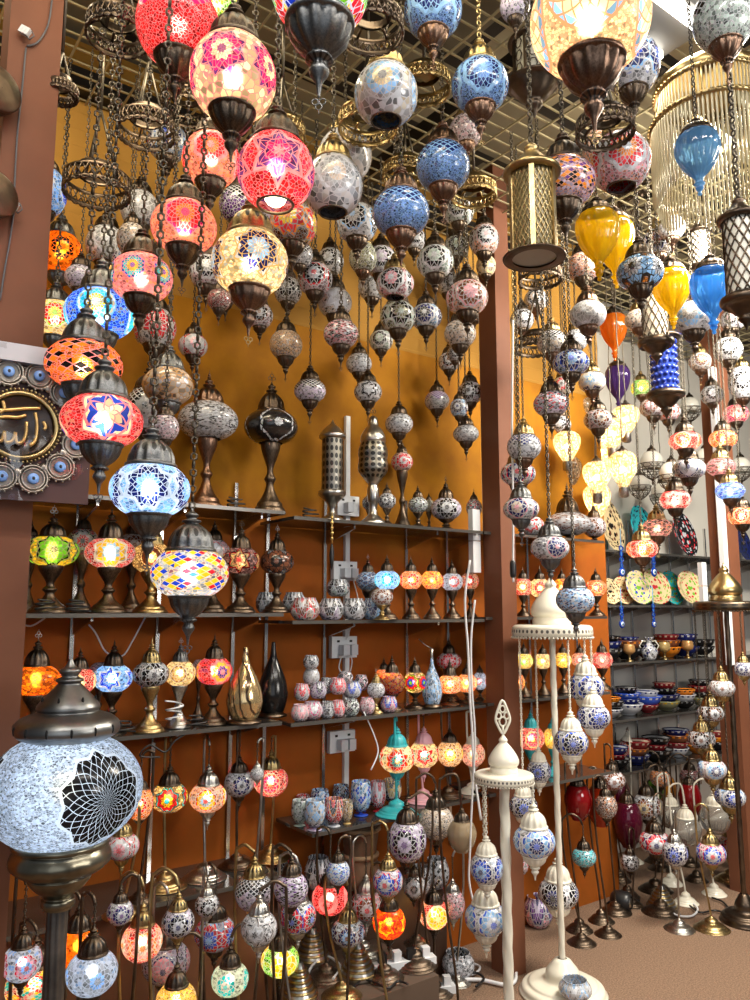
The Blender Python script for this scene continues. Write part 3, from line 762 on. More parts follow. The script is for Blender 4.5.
for i, (t0, t1, o0, o1) in enumerate(((-2, T1, .20, .28), (-.35, -.29, -3.2, .28), (1.35, 1.41, -3.2, .28), (3.05, 3.11, -3.2, .7), (-2, 5.5, -1.1, -1.05))):
    structure('beam_%d' % (i+1), slab('beam', t0, t1, o0, o1, ZC+.03, ZC+.10, STEEL))
def post(name, px, py, s, tU=.08, tN=.10):
    c = at(px, py, s); c.z = 0; t = (c-A0).dot(U); o = N.dot(c)-NA
    structure(name, slab(name, t-tU/2, t+tU/2, o-tN/2, o+tN/2, 0, 3.60, POSTM))
    OBS.append((c.x, c.y, .062, 0, 3.6)); return t, o
PL = post('pillar_left', 14, 300, 1.80, .115, .10)
PC = post('pillar_centre', 496, 400, 3.62, .09, .112)
PR = post('pillar_right', 718, 450, 4.55, .10, .12)
k = 0
for px in (73, 158, 233, 266, 324, 406, 447, 528, 575):
    t = tpx(px, .275); k += 1
    structure('trim_%d' % k, slab('trim', t-.007, t+.007, .268, .28, .45, 2.0, CHROME))
for i in range(13):
    t = T1+.12+i*.23; k += 1
    structure('trim_%d' % k, slab('trim', t-.007, t+.007, .706, .72, .3, 2.1, CHROME))
t = tpx(347, .27, 500); k += 1
structure('trim_%d' % k, slab('trim', t-.011, t+.011, .262, .28, .6, 2.35, WHITEP))
t = tpx(479.5, .1, 300); k += 1
structure('trim_%d' % k, slab('trim', t-.008, t+.008, .09, .10, 1.86, 3.2, WHITEP))
t, o = PR; k += 1
structure('trim_%d' % k, slab('trim', t-.09, t-.05, o-.05, o-.02, 1.2, 2.9, WHITEP))
# ------------------------------------------------------------------ shelves
def shelf_mat():
    g = G('smoked_glass_shelf'); return g.done(g.principled((.035, .032, .030), .12, 0., Coat_Weight=.5))
SHM = shelf_mat()
def shelf(t0, t1, o0, o1, z, label, brk):
    o = empty('display_shelf', wl(t0, o1, z)); loc = o.location
    m = MB().box(wl((t0+t1)/2, (o0+o1)/2, z-.007)-loc, U*(t1-t0)/2, N*(o1-o0)/2, Z3*.006)
    obj('board', m.mesh('board', SHM), o)
    e = MB().box(wl((t0+t1)/2, o0-.003, z-.007)-loc, U*(t1-t0)/2, N*.003, Z3*.0065)
    obj('front_edge', e.mesh('front_edge', plain('shelf_edge', (.11, .10, .09), .25, .4)), o)
    for bt in brk:
        if t0 < bt < t1:
            m = MB(); p = [wl(bt, o1-.006, z-.014), wl(bt, o0+.05, z-.014), wl(bt, o0+.05, z-.026), wl(bt, o1-.006, z-.075)]
            v = [q-loc+U*sg*.004 for sg in (-1, 1) for q in p]; m.v = v
            for f in ((0, 1, 2, 3), (7, 6, 5, 4), (0, 4, 5, 1), (1, 5, 6, 2), (2, 6, 7, 3), (3, 7, 4, 0)):
                m.f.append(f); m.sm.append(False); m.uv.append([(0, 0)]*4)
            obj('bracket', m.mesh('bracket', CHROME), o)
    tag(o, label, 'shelf', 'wall shelves'); return o
brk = [tpx(px, .275) for px in (73, 158, 233, 324, 406, 447, 528, 575)]
ta, tb, tc_, td, te, tf = tpx(-60), tpx(283), tpx(292), tpx(480), tpx(500), tpx(606)
ZA, ZB, ZCC, ZD = 1.865, 1.49, 1.105, .59
shelf(ta, tb, 0, .265, ZA, 'dark glass shelf under the tall black globe lamp and white oval lamp', brk)
shelf(ta, tb, 0, .265, ZB, 'dark glass shelf carrying the green lamp and red flower lamp', brk)
shelf(ta, tb, 0, .265, ZCC, 'dark glass shelf under the gold and black teardrop lamps', brk)
shelf(ta, tb, -.02, .265, ZD, 'low dark shelf holding brass bases of lit swan-neck lamps', [])
ZA2, ZB2, ZC2, ZE = 1.85, 1.462, 1.095, .70
shelf(tc_, td+.02, 0, .265, ZA2, 'dark glass shelf under the two pierced pewter lanterns', brk)
shelf(tc_, td+.02, 0, .265, ZB2, 'dark glass shelf carrying mosaic bowls and the cyan lit lamp', brk)
shelf(tc_, td+.02, 0, .265, ZC2, 'dark glass shelf crowded with small mosaic tea-light cups', brk)
shelf(tpx(314), tpx(402), 0, .265, ZE, 'glass corner shelf full of mosaic goblets', brk)
ZA3, ZB3, ZC3, ZE3 = 1.85, 1.47, 1.10, .72
shelf(td+.03, tf, 0, .265, ZA3, 'dark shelf behind brown post, under the long white mosaic lamp', brk)
shelf(td+.03, tf, 0, .265, ZB3, 'dark shelf behind brown post, level with the white stand dome', brk)
shelf(td+.03, tf, 0, .265, ZC3, 'dark shelf behind brown post, under the green and cream lamps', brk)
shelf(td+.03, tf, 0, .265, ZE3, 'dark shelf behind the white chains, under the turquoise-capped lamps', brk)
WT0, WT1 = tpx(588, .44), 5.9
WB = [T1+.12+i*.23 for i in range(12)]
ZW = (1.86, 1.53, 1.19, .86, .56)
for z, lb in zip(ZW, ('dark shelf on the white wall holding large painted platters', 'dark shelf on the white wall holding a row of floral plates', 'dark shelf on the white wall with upper row of painted bowls', 'dark shelf on the white wall with middle row of stacked bowls', 'lowest dark shelf on the white wall, heaped with bowls')):
    shelf(WT0, WT1, .44, .705, z, lb, WB)
# ================================================================== TABLE LAMPS ON THE SHELVES
for a, lb, lm in parse('''
208 421 60 36 wh,bk,wh,gy di m=c,o=.13,num=9,ch=.95,size=7 | large oval white mosaic table lamp on brass base, top shelf beside black lamp | white oval shelf lamp
271 427 54 33 bk,bk,wh,bk fl m=d,o=.12,fin=d,gr=bk,num=3,size=.8,speck=0 | black globe table lamp with silver flower outline on tall turned stand | black globe shelf lamp'''):
    table_lamp(a, ZA, .12, lb, lm, 'top shelf lamps')
for a, lb, lm in parse('''
418 505 20 15 pg,bk,wh,bk di m=d,o=.10 | |
387 501 18 15 wh,bk,bk,wh fl m=d,o=.10 | |
446 509 31 21 lv,bk,bk,wh fl m=d,o=.10,fin=d,num=3 | |
474 508 16 17 wh,bk,re,bk di m=d,o=.12,fin=d | |
402 462 22 18 sa,re,re,wh fl m=d,o=.20 | |
429 506 12 12 ol,bk,bk,wh be m=d,o=.20 | |
370 503 16 14 bk,wh,bk,wh be m=d,o=.22,nocap=1 | |'''):
    table_lamp(a, ZA2, .10, lb, lm, 'lamps on the upper right alcove shelf')
for a, lb, lm in parse('''
52 551 52 29 ye,gn,bk,gn bu L,m=d,fin=s,ch=.85,o=.08,gr=ol,num=4,speck=.6,k=.8 | glowing yellow-green mosaic table lamp with green sunburst medallions | green sunburst table lamp
110 553 49 29 re,ye,wh,lb bu L,m=d,o=.07,pet=8,size=.85,num=3,gr=wh,k=.7 | glowing red table lamp with orange and blue flower medallion | red flower table lamp
152 558 42 28 cr,br,cr,gl ey L,m=b,o=.13,gr=br,k=.7 | glowing cream table lamp behind the hanging diamond globe | cream shelf lamp
83 542 30 26 re,wh,bk,re bu m=d,o=.19 | dark red and white mosaic table lamp behind the green one |
133 546 30 24 wh,br,br,wh fl m=d,o=.22 | unlit white table lamp with dark bronze cap behind the red flower lamp |
214 553 32 26 pk,wh,re,wh fl m=d,o=.17 | unlit pink table lamp half hidden by the hanging diamond globe |
241 561 38 26 pp,cr,re,sa st L,m=d,o=.08,k=.25,fin=d,gr=bk | pink star table lamp, faintly lit, right beside the diamond globe | pink star shelf lamp
277 562 34 24 wh,br,br,bk fl m=d,o=.08,fin=s,gr=bk,num=5 | white and brown flower mosaic table lamp with silver trefoil finial | white-brown flower shelf lamp
31 546 24 20 br,wh,wh,br be m=d,o=.16 | |'''):
    table_lamp(a, ZB, .08, lb, lm, 'lamps on the eye-level shelf')
for a, lb, lm in parse('''
368 581 24 18 lb,nv,nv,wh di m=d,fin=s,o=.13 | unlit light blue mosaic table lamp beside the cyan lit one |
387 580 26 18 lb,tu,tu,wh ey L,m=d,o=.07,gr=wh,k=1.2 | glowing cyan mosaic table lamp on the alcove shelf | cyan shelf lamp
411 580 23 18 or,re,re,ye ey L,m=d,o=.08,k=1.2 | glowing orange-red round table lamp next to the cyan lamp | orange-red shelf lamp
432 580 22 18 or,ye,re,ye di L,m=d,o=.08,k=1.1 | glowing yellow-orange table lamp, second after the cyan lamp |
452 582 22 17 wh,re,sa,wh ey L,m=d,o=.08,k=.5 | pale red-ringed table lamp, third after the cyan lamp |
470 581 18 16 sa,re,re,wh fl L,m=d,o=.12,k=.5 | salmon table lamp nearest the white power box |
382 597 22 16 be,br,br,wh fl m=b,o=.02,nocap=1 | small beige capless mosaic lamp in front of cyan lamp |'''):
    table_lamp(a, ZB2, .08, lb, lm, 'lamps on the alcove shelf at eye level')
for a, lb, lm in parse('''
36 680 47 29 or,ye,or,ye be L,m=d,fin=s,o=.07,gr=br,bead=11,k=1.1 | glowing orange crackle table lamp beside the brown post | orange crackle table lamp
79 681 33 25 re,cr,cr,re fl L,m=d,o=.10,pet=7,size=.5,k=1 | glowing red table lamp with cream rosette behind big floor lamp | red rosette table lamp
113 678 38 26 lb,bl,cr,lb st L,m=d,o=.07,gr=wh,k=.9 | glowing blue and white star table lamp | blue star table lamp
151 674 36 24 gy,bk,bk,gy fl m=b,o=.08,gr=wh,num=4 | unlit grey table lamp with black flowers on brass foot | grey flower shelf lamp
180 673 31 24 cr,gl,br,cr ey L,m=s,fin=s,o=.08,k=.9 | glowing cream table lamp wrapped with white cord | cream cord-wrapped table lamp
214 671 36 26 re,ye,pk,bl bu L,m=d,o=.08,gr=pk,num=3,k=.8 | glowing red-pink table lamp with yellow and blue sunburst | red sunburst table lamp
14 684 22 24 or,re,re,ye di L,m=d,o=.17,k=1 | glowing orange table lamp partly behind the brown post |
100 672 22 18 lv,re,re,wh be m=d,o=.2,nocap=1 | |
199 668 14 16 pp,br,br,wh be m=d,o=.20,nocap=1 | |'''):
    table_lamp(a, ZCC, .08, lb, lm, 'lamps on the third shelf')
for a, lb, lm in parse('''
376 690 18 15 wh,gy,gy,wh be m=b,o=.05,fin=s | small white beaded table lamp with trefoil finial among cups |
392 683 26 22 re,or,or,ye di L,m=d,o=.10,k=1.3 | glowing red table lamp beside the tea-light cups | red alcove lamp
415 682 24 20 cr,re,gn,bl bu L,m=d,o=.09,num=5,gr=br,k=1.2 | glowing multicolour table lamp beside the blue bottle lamp |
384 676 18 14 or,re,re,ye be L,m=d,o=.2,k=.8 | |
449 661 25 16 wh,re,re,pk fl m=d,o=.2 | white flower table lamp with dark cap above the orange lamps |
450 684 25 18 or,or,re,ye ey L,m=d,o=.08,k=1.3 | glowing plain orange table lamp after the blue bottle lamp | plain orange alcove lamp
467 683 20 18 or,cr,re,ye fl L,m=d,o=.10,k=1.2 | |
480 681 14 17 wh,re,sa,wh ey L,m=d,o=.12,k=.8 | |'''):
    table_lamp(a, ZC2, .08, lb, lm, 'lamps on the alcove third shelf')
for a, lb, lm in parse('''
523 587 19 17 re,or,or,cr fl L,m=d,o=.08,k=1.4 | |
540 588 21 18 cr,re,re,or fl L,m=d,o=.08,k=1.2 | |
562 587 17 17 or,ye,re,ye di L,m=d,o=.08,k=1.2 | |
596 588 20 16 or,re,ye,re ey L,m=d,o=.08,k=1.3 | |'''):
    table_lamp(a, ZB3, .08, lb, lm, 'lamps behind the brown post')
for a, lb, lm in parse('''
568 524 46 22 wh,br,gy,wh di m=d,o=.10,num=8,gr=wh | long oval white mosaic lamp on shelf behind white ribbon cable | long white shelf lamp
531 527 26 18 wh,re,br,wh st m=d,o=.10 | |
594 527 24 19 pp,br,bk,wh ey m=d,o=.08 | |'''):
    table_lamp(a, ZA3, .1, lb, lm, 'lamps behind the brown post')
for a, lb, lm in parse('''
524 661 18 15 ye,gn,or,gn ey L,m=d,o=.08,k=1.4 | glowing green and orange lamp behind white chains | green chain lamp
543 661 17 15 cr,ye,gl,cr st L,m=d,o=.08,k=1.2 | |
563 660 17 15 ye,cr,or,ye be L,m=d,o=.08,k=1.4 | |
580 660 16 15 sa,pk,wh,pk fl L,m=d,o=.09,k=.8 | |
602 660 21 16 re,pk,pk,re fl L,m=d,o=.08,k=.8 | |
519 682 12 15 or,re,ye,or ey L,m=d,o=.0,k=1.1 | |'''):
    table_lamp(a, ZC3, .08, lb, lm, 'lamps behind the brown post')
for a, lb, lm in parse('''
531 738 27 22 re,mg,ye,re fl L,m=t,o=.06,k=1 | glowing red lamp with turquoise cap behind white chains | red turquoise-capped lamp
552 738 16 20 ye,or,cr,ye be L,m=t,o=.09,k=1.2 | |'''):
    table_lamp(a, ZE3, .06, lb, lm, 'lamps behind the brown post')
# ------------------------------------------------------------------ bottle lamps on the third shelf
DROP = rprof([(.02, -1.0), (.62, -1.0), (.80, -.9), (.98, -.62), (1.0, -.42), (.86, -.10), (.56, .25), (.30, .50), (.20, .68), (.15, .9), (.11, 1.0), (.02, 1.0)], 3)
def bottle(px, y0, y1, w, off, z, mat, label, lm, foot=True, stick=False, cs=None):
    s = sdepth(px, y1, off); c = at(px, (y0+y1)/2, s); r = w/2*s/F; H = (y1-y0)/2*s/F
    o = empty('teardrop_lamp', (c.x, c.y, z)); OBS.append((c.x, c.y, r, z, z+2*H))
    OBS.append((c.x, c.y, .03, z, z+2*H))
    sh = obj('shade', MB().lathe(DROP, 36).mesh('shade', mat), o, (0, 0, H+.014), face_rot(c, 4), (r, r, H))
    if cs: paint(sh, *cs)
    if foot: obj('base', MB().lathe([(.01, 0), (r*.95, 0), (r*.98, .006), (r*.8, .012), (r*.7, .016)], 28).mesh('base', METP['d']), o)
    if stick:
        m = MB().tube([(0, 0, 2*H-.01), (0, 0, 2*H+.045)], .006, 8); m.tube([(0, 0, 2*H+.045), (-.03, 0, 2*H+.062), (-.055, .01, 2*H+.085)], .0018, 5)
        obj('neck', m.mesh('neck', METP['s']), o)
    register(o, px, (y0+y1)/2, 'teardrop table lamp', 'lamp', None, label, lm)
def drop_gold():
    g = G('engraved_gold_glass')
    tc = g.n('ShaderNodeTexCoord'); w = g.n('ShaderNodeTexWave', wave_type='RINGS'); g.link(tc.outputs['Generated'], w.inputs[0]); w.inputs['Scale'].default_value = 2.2; w.inputs['Distortion'].default_value = 6
    col = g.mix(g.gt(w.outputs['Fac'], .9), (.72, .52, .26), (.10, .06, .03))
    return g.done(g.principled(col, .16, .75, Coat_Weight=.6))
bottle(245, 646, 716, 36, .05, ZCC, drop_gold(), 'shiny gold engraved teardrop lamp beside the black teardrop', 'gold teardrop lamp')
bottle(273, 644, 713, 30, .15, ZCC, plain('black_lacquer', (.012, .011, .011), .18, .2), 'plain glossy black teardrop lamp on the third shelf', 'black teardrop lamp')
bottle(432, 656, 703, 20, .06, ZC2, mos('beads', False), 'light blue mosaic bottle lamp with a thin silver neck', 'blue bottle lamp', True, True, (['lb', 'bl', 'wh', 'wh'], 'be', 'wh', 12., .4))
# pierced pewter lanterns on the top shelf
def pewter(px, y0, y1, w, z, prof, fin, label, lm):
    s = sdepth(px, 500, .10); c = at(px, y1, s); H = at(px, y0, s).z - z; r = w/2*s/F
    o = empty('pierced_lantern', (c.x, c.y, z)); OBS.append((c.x, c.y, r, z, z+H))
    body, foot, top = prof
    obj('body', MB().lathe([(a*r, b*H) for a, b in body], 28).mesh('body', LACEG), o)
    obj('foot', MB().lathe([(a*r, b*H) for a, b in foot], 24, lambda i, a: 1+.03*cos(12*a)).mesh('foot', METP['s']), o)
    obj('dome', MB().lathe([(a*r, b*H) for a, b in top], 24).mesh('dome', METP['s']), o)
    if fin: obj('finial', fin_mesh('d', 1), o, (0, 0, H*.90), TH, r*.45)
    register(o, px, (y0+y1)/2, 'pierced metal lantern', 'lantern', None, label, lm)
pewter(332, 417, 512, 26, ZA2, ([(.80, .30), (.82, .32), (.82, .80), (.8, .82)], rprof([(.02, 0), (.9, 0), (.8, .04), (.3, .08), (.25, .14), (.5, .2), (1.0, .26), (1.02, .30), (.8, .31)]), rprof([(.8, .81), (1.02, .82), (1.04, .85), (.9, .87), (.6, .92), (.2, .96), (.05, 1.0)])), False,
   'tall cylindrical pierced pewter lantern on the top shelf', 'cylindrical pewter lantern')
pewter(373, 400, 512, 30, ZA2, (rprof([(.6, .38), (.98, .44), (1.0, .50), (.95, .54), (1.0, .58), (.95, .63), (.8, .68)]), rprof([(.02, 0), (.8, 0), (.75, .04), (.3, .09), (.28, .18), (.38, .2), (.38, .3), (.3, .33), (.62, .38)]), rprof([(.8, .68), (.86, .69), (.8, .74), (.5, .80), (.35, .82), (.3, .88), (.1, .90)])), True,
   'urn-shaped embossed pewter lantern with leaf finial on the top shelf', 'urn pewter lantern')
# ================================================================== BOWLS AND CUPS
BOWL = rprof([(.02, -.98), (.50, -1.0), (.72, -.85), (.96, -.42), (1.0, 0), (.93, .45), (.74, .86), (.74, 1.0), (.70, 1.0), (.70, .86), (.88, .45), (.94, 0), (.9, -.42), (.6, -.82), (.02, -.85)])
def cup(px, py, w, h, z, off, cs, motif, desc, label=None, group='mosaic tea-light cups', name='mosaic_cup', gr='wh', cat='cup', zb=None, bead=9.):
    s = sdepth(px, py, off); r = w/2*s/F; H = h/2*s/F; c = at(px, py, s)
    base = c.z-H if zb == 'free' else z
    for k in range(8):
        if clash([(c.x, c.y, r, base, base+2*H)], .001) < .0005: break
        c.y += .008 if k % 2 else -.004
    OBS.append((c.x, c.y, r*.96, base, base+2*H))
    o = obj(name, shared(('bowl', MOT[motif][0]), lambda: MB().lathe(BOWL, 28).mesh('mosaic_bowl', mos(MOT[motif][0], False))), None, (c.x, c.y, base+H), face_rot(c, 5), (r, r, H))
    paint(o, cs.split(','), motif, gr, bead, .4, num=5)
    register(o, px, py, desc, cat, group, label, None)
for q in '''305 607 30 22 be,br,re,wh bu
331 608 26 21 lv,bk,bk,wh fl
354 608 25 21 wh,bk,bk,wh ey
372 607 20 21 lb,nv,nv,lb fl
338 588 23 17 pg,bk,bk,wh fl'''.split('\n'):
    p = q.split(); cup(float(p[0]), float(p[1]), float(p[2]), float(p[3]), ZB2+(.0 if float(p[1]) > 600 else .0), .03 if float(p[1]) > 600 else .12, p[4], p[5], '%s mosaic bowl on the eye-level shelf' % PAL[p[4][:2]][1], None, 'mosaic bowls at eye level', 'mosaic_bowl', cat='bowl', zb='free' if float(p[1]) < 600 else None)
cup(294, 587, 23, 20, ZB, .12, 'pg,bk,bk,wh', 'fl', 'pale green mosaic bowl beside the flower lamp', None, 'mosaic bowls at eye level', 'mosaic_bowl', cat='bowl', zb=None)
cup(266, 588, 20, 20, ZB, .17, 'wh,bk,bk,wh', 'fl', 'white mosaic bowl behind the flower lamp stand', None, 'mosaic bowls at eye level', 'mosaic_bowl', cat='bowl')
zc = ZC2
for q in '''300 710 18 16 pp,pk,pk,wh fl 0
312 711 21 17 pk,wh,mg,wh ey 0
327 708 15 16 wh,bk,bk,gy fl 0
338 706 14 16 pk,re,re,wh fl 0
351 706 17 16 pg,bk,bk,wh di 0
367 704 16 16 pk,wh,mg,wh be 0
389 703 17 15 pk,bl,re,wh fl 0
302 692 16 16 wh,re,re,wh ey 1
318 690 18 16 lv,bk,pu,wh ey 1
338 686 17 16 pk,re,re,wh fl 1
352 690 19 16 wh,bl,gy,wh fl 1
361 683 14 15 pk,bk,bk,wh di 2
326 686 14 15 gy,bk,bk,wh di 2
390 688 15 15 gy,wh,bk,wh di 2
345 678 16 12 pp,bk,bk,wh di 3
311 677 17 15 wh,gy,gy,wh fl 3
311 662 16 13 wh,bk,bk,wh ey 4'''.split('\n'):
    p = q.split(); lv = int(p[6]); 
    cup(float(p[0]), float(p[1]), float(p[2]), float(p[3]), zc, .03+.035*(lv > 0)+.03*(lv == 2), p[4], p[5], '%s mosaic tea-light cup' % PAL[p[4][:2]][1] + ('', ' in the second tier', ' at the back', ' up on the stack', ' topmost of the stack')[lv], None, zb='free' if lv else None)
for px, py, w, h, cs, lb in ((24, 708, 20, 17, 'dr,pk,re,wh', 'dark red mosaic bowl on third shelf beside the brown post'), (47, 705, 18, 16, 'pk,wh,re,wh', 'pink mosaic bowl on third shelf under the orange crackle lamp'), (88, 708, 18, 17, 'wh,bk,gy,wh', 'small white mosaic bowl between the red and blue shelf lamps')):
    cup(px, py, w, h, ZCC, .04, cs, 'fl', 'mosaic bowl', lb, 'mosaic bowls on the third shelf', 'mosaic_bowl', cat='bowl')
b_ = slab('plinth', ta, tb, .03, .28, 0, ZD-.016, plain('stained_plinth', (.15, .055, .022), .55, 0, .25, 6)); po = obj('display_plinth', b_); tag(po, 'brown boarded plinth under the low shelf, behind the bottom lamps', 'plinth')
# goblets on the corner shelf
GOB = rprof([(.30, -.5), (.78, -.28), (1.0, .2), (.98, .6), (.88, 1.0), (.84, 1.0), (.92, .6), (.93, .2), (.75, -.2), (.02, -.4)])
def goblet(px, py, w, h, off, cs, motif, desc, footm):
    s = sdepth(px, py+h/2, off); r = w/2*s/F; c = at(px, py, s); H = h/2*s/F
    o = empty('mosaic_goblet', (c.x, c.y, ZE)); k = 2*H/1.7
    for q in range(8):
        if clash([(c.x, c.y, r, ZE, ZE+2*H)], 0) < .0005: break
        c.y += .01
    o.location = (c.x, c.y, ZE); OBS.append((c.x, c.y, r*.96, ZE, ZE+2*H))
    sh = obj('bowl', shared(('gob', MOT[motif][0]), lambda: MB().lathe(GOB, 26).mesh('goblet_bowl', mos(MOT[motif][0], False))), o, (0, 0, .70*k), face_rot(c, 5), (r, r, k)); paint(sh, cs.split(','), motif, 'wh', 9., .3, num=5)
    obj('foot', shared(('gfoot', footm), lambda: MB().lathe(rprof([(.02, 0), (.7, 0), (.7, .04), (.25, .08), (.2, .16), (.56, .2)]), 20).mesh('foot', plain('goblet_foot_'+footm, PAL[footm][0], .2))), o, (0, 0, 0), 0, (r*.9, r*.9, k*1.0))
    register(o, px, py, desc, 'goblet', 'mosaic goblets', None, None)
for q in '''315 801 21 28 wh,lb,lb,wh di lv
334 801 19 26 re,bk,or,re ey wh
361 796 21 32 lb,bl,wh,lb di bl
378 795 16 28 re,wh,pk,re fl re
392 791 19 24 bk,gl,gl,bk fl br
320 786 19 22 lb,nv,wh,lb di bl
300 795 17 24 pg,gn,bk,wh be pg
341 785 17 22 gy,nv,bk,lb di gy
347 800 12 22 gl,br,wh,gl be gl
374 778 18 20 wh,nv,bk,lb di gy
361 775 17 18 lb,bl,bk,wh di bl
341 771 18 18 re,pk,pk,re be re
321 775 19 18 pu,bk,bk,re di pu
303 784 15 18 re,pk,pk,re be re'''.split('\n'):
    p = q.split(); y = float(p[1]); goblet(float(p[0]), y, float(p[2]), float(p[3]), .05+.012*(801-y) if y < 799 else .04, p[4], p[5], '%s mosaic goblet on the glass corner shelf' % PAL[p[4][:2]][1], p[6])
# ================================================================== BIG FLOOR LAMP IN FRONT
def big_floor_lamp():
    s = 1.56; c = at(64, 790, s); r = 76*s/F; H = 51*s/F
    o = empty('floor_lamp', (c.x, c.y, 0)); OBS.append((c.x, c.y, r, .0, c.z+.45))
    sh = obj('shade', shade_mesh('medal', True), o, (0, 0, c.z), 0, (r, r, H))
    # one medallion towards the right of the front, its neighbour at the edge
    sh.rotation_euler.z = atan2(-c.y, -c.x) + radians(31) - pi/3
    paint(sh, ['lb', 'bk', 'bk', 'bk'], 'bu', (.70, .76, .84), 58, .5, lw=.085, num=3, pet=10, amp=.16, size=.64, den=1.25, asp=H/r)
    sh['c1'] = [.60, .70, .86]
    g1 = METP['g']
    cp = rprof([(.40, -.02), (.46, .0), (.56, .05), (.60, .12), (.575, .20), (.50, .26), (.36, .31), (.345, .33), (.36, .36), (.33, .42), (.24, .52), (.165, .60), (.13, .64), (.15, .66), (.15, .69), (.09, .72), (.12, .77), (.115, .80), (.06, .84), (.02, .92)], 3)
    zc = c.z+H*.97; k = r*1.13
    obj('cap', MB().lathe([(a*k, b*k) for a, b in cp], 40, lambda i, a: 1-(.035*(abs(cos(7*a)) > .97) if i < .33 else 0)).mesh('cap', metal('pewter_plain', (.13, .135, .14), (.30, .30, .29), .38, False)), o, (0, 0, zc))
    hp = MB(); dark = plain('cap_hole', (.004, .004, .004), .9)
    for j in range(14):
        a = 2*pi*(j+.5)/14
        for rr, zz, sz in ((.60, .135, .034), (.305, .455, .03)):
            if rr < .4 and j % 2: continue
            hp.sphere((rr*k*cos(a)*.985, rr*k*sin(a)*.985, zz*k), sz*k, 8, 6, (.5, .5, 1.5))
    obj('piercing', hp.mesh('piercing', dark), o, (0, 0, zc))
    hl = rprof([(.50, .04), (.535, .02), (.54, -.02), (.50, -.04), (.53, -.08), (.56, -.16), (.54, -.24), (.44, -.31), (.35, -.34), (.36, -.36), (.33, -.42), (.26, -.50), (.17, -.56), (.155, -.60), (.185, -.61), (.185, -.68), (.16, -.69), (.155, -.72)], 3)
    obj('holder', MB().lathe([(a*k, b*k) for a, b in hl], 40, lambda i, a: 1-(.03*(abs(cos(4*a)) > .985) if .1 < i < .45 else 0)).mesh('holder', metal('antique_nickel', (.14, .125, .09), (.36, .33, .25), .3, False)), o, (0, 0, c.z-H*.97))
    zt = c.z-H*.97-.70*k
    m = MB(); n = 40; seg = 40; b0 = 0
    for i in range(n+1):
        z = zt*(1-i/n)+.05*i/n
        for j in range(seg):
            a = 2*pi*j/seg; q = .11*k*(1+.09*cos(10*(a+z*1.2)))*(1-.1*i/n)
            m.v.append(Vector((q*cos(a), q*sin(a), z)))
    for i in range(n):
        for j in range(seg):
            j2 = (j+1) % seg; m.f.append((i*seg+j, (i+1)*seg+j, (i+1)*seg+j2, i*seg+j2)); m.sm.append(True); m.uv.append([(0, 0)]*4)
    obj('pole', m.mesh('pole', METP['g']), o)
    obj('base', MB().lathe(rprof([(.02, 0), (.15, 0), (.155, .015), (.13, .03), (.06, .05), (.03, .09), (.025, .12)]), 36).mesh('base', METP['g']), o)
    obj('light_bulb', MB().sphere((0, 0, 0), .02, 10, 6).mesh('light_bulb', BULB), o, (0, 0, c.z))
    lb_ = bulb(o, c.z+.0, r*.8, (.86, .93, 1), .72); lb_.data.shadow_soft_size = r*.55
    register(o, 64, 790, 'floor lamp', 'lamp', None, 'huge blue-white floor lamp with black diamond-tile sunburst and pewter cap', 'huge floor lamp')
big_floor_lamp()
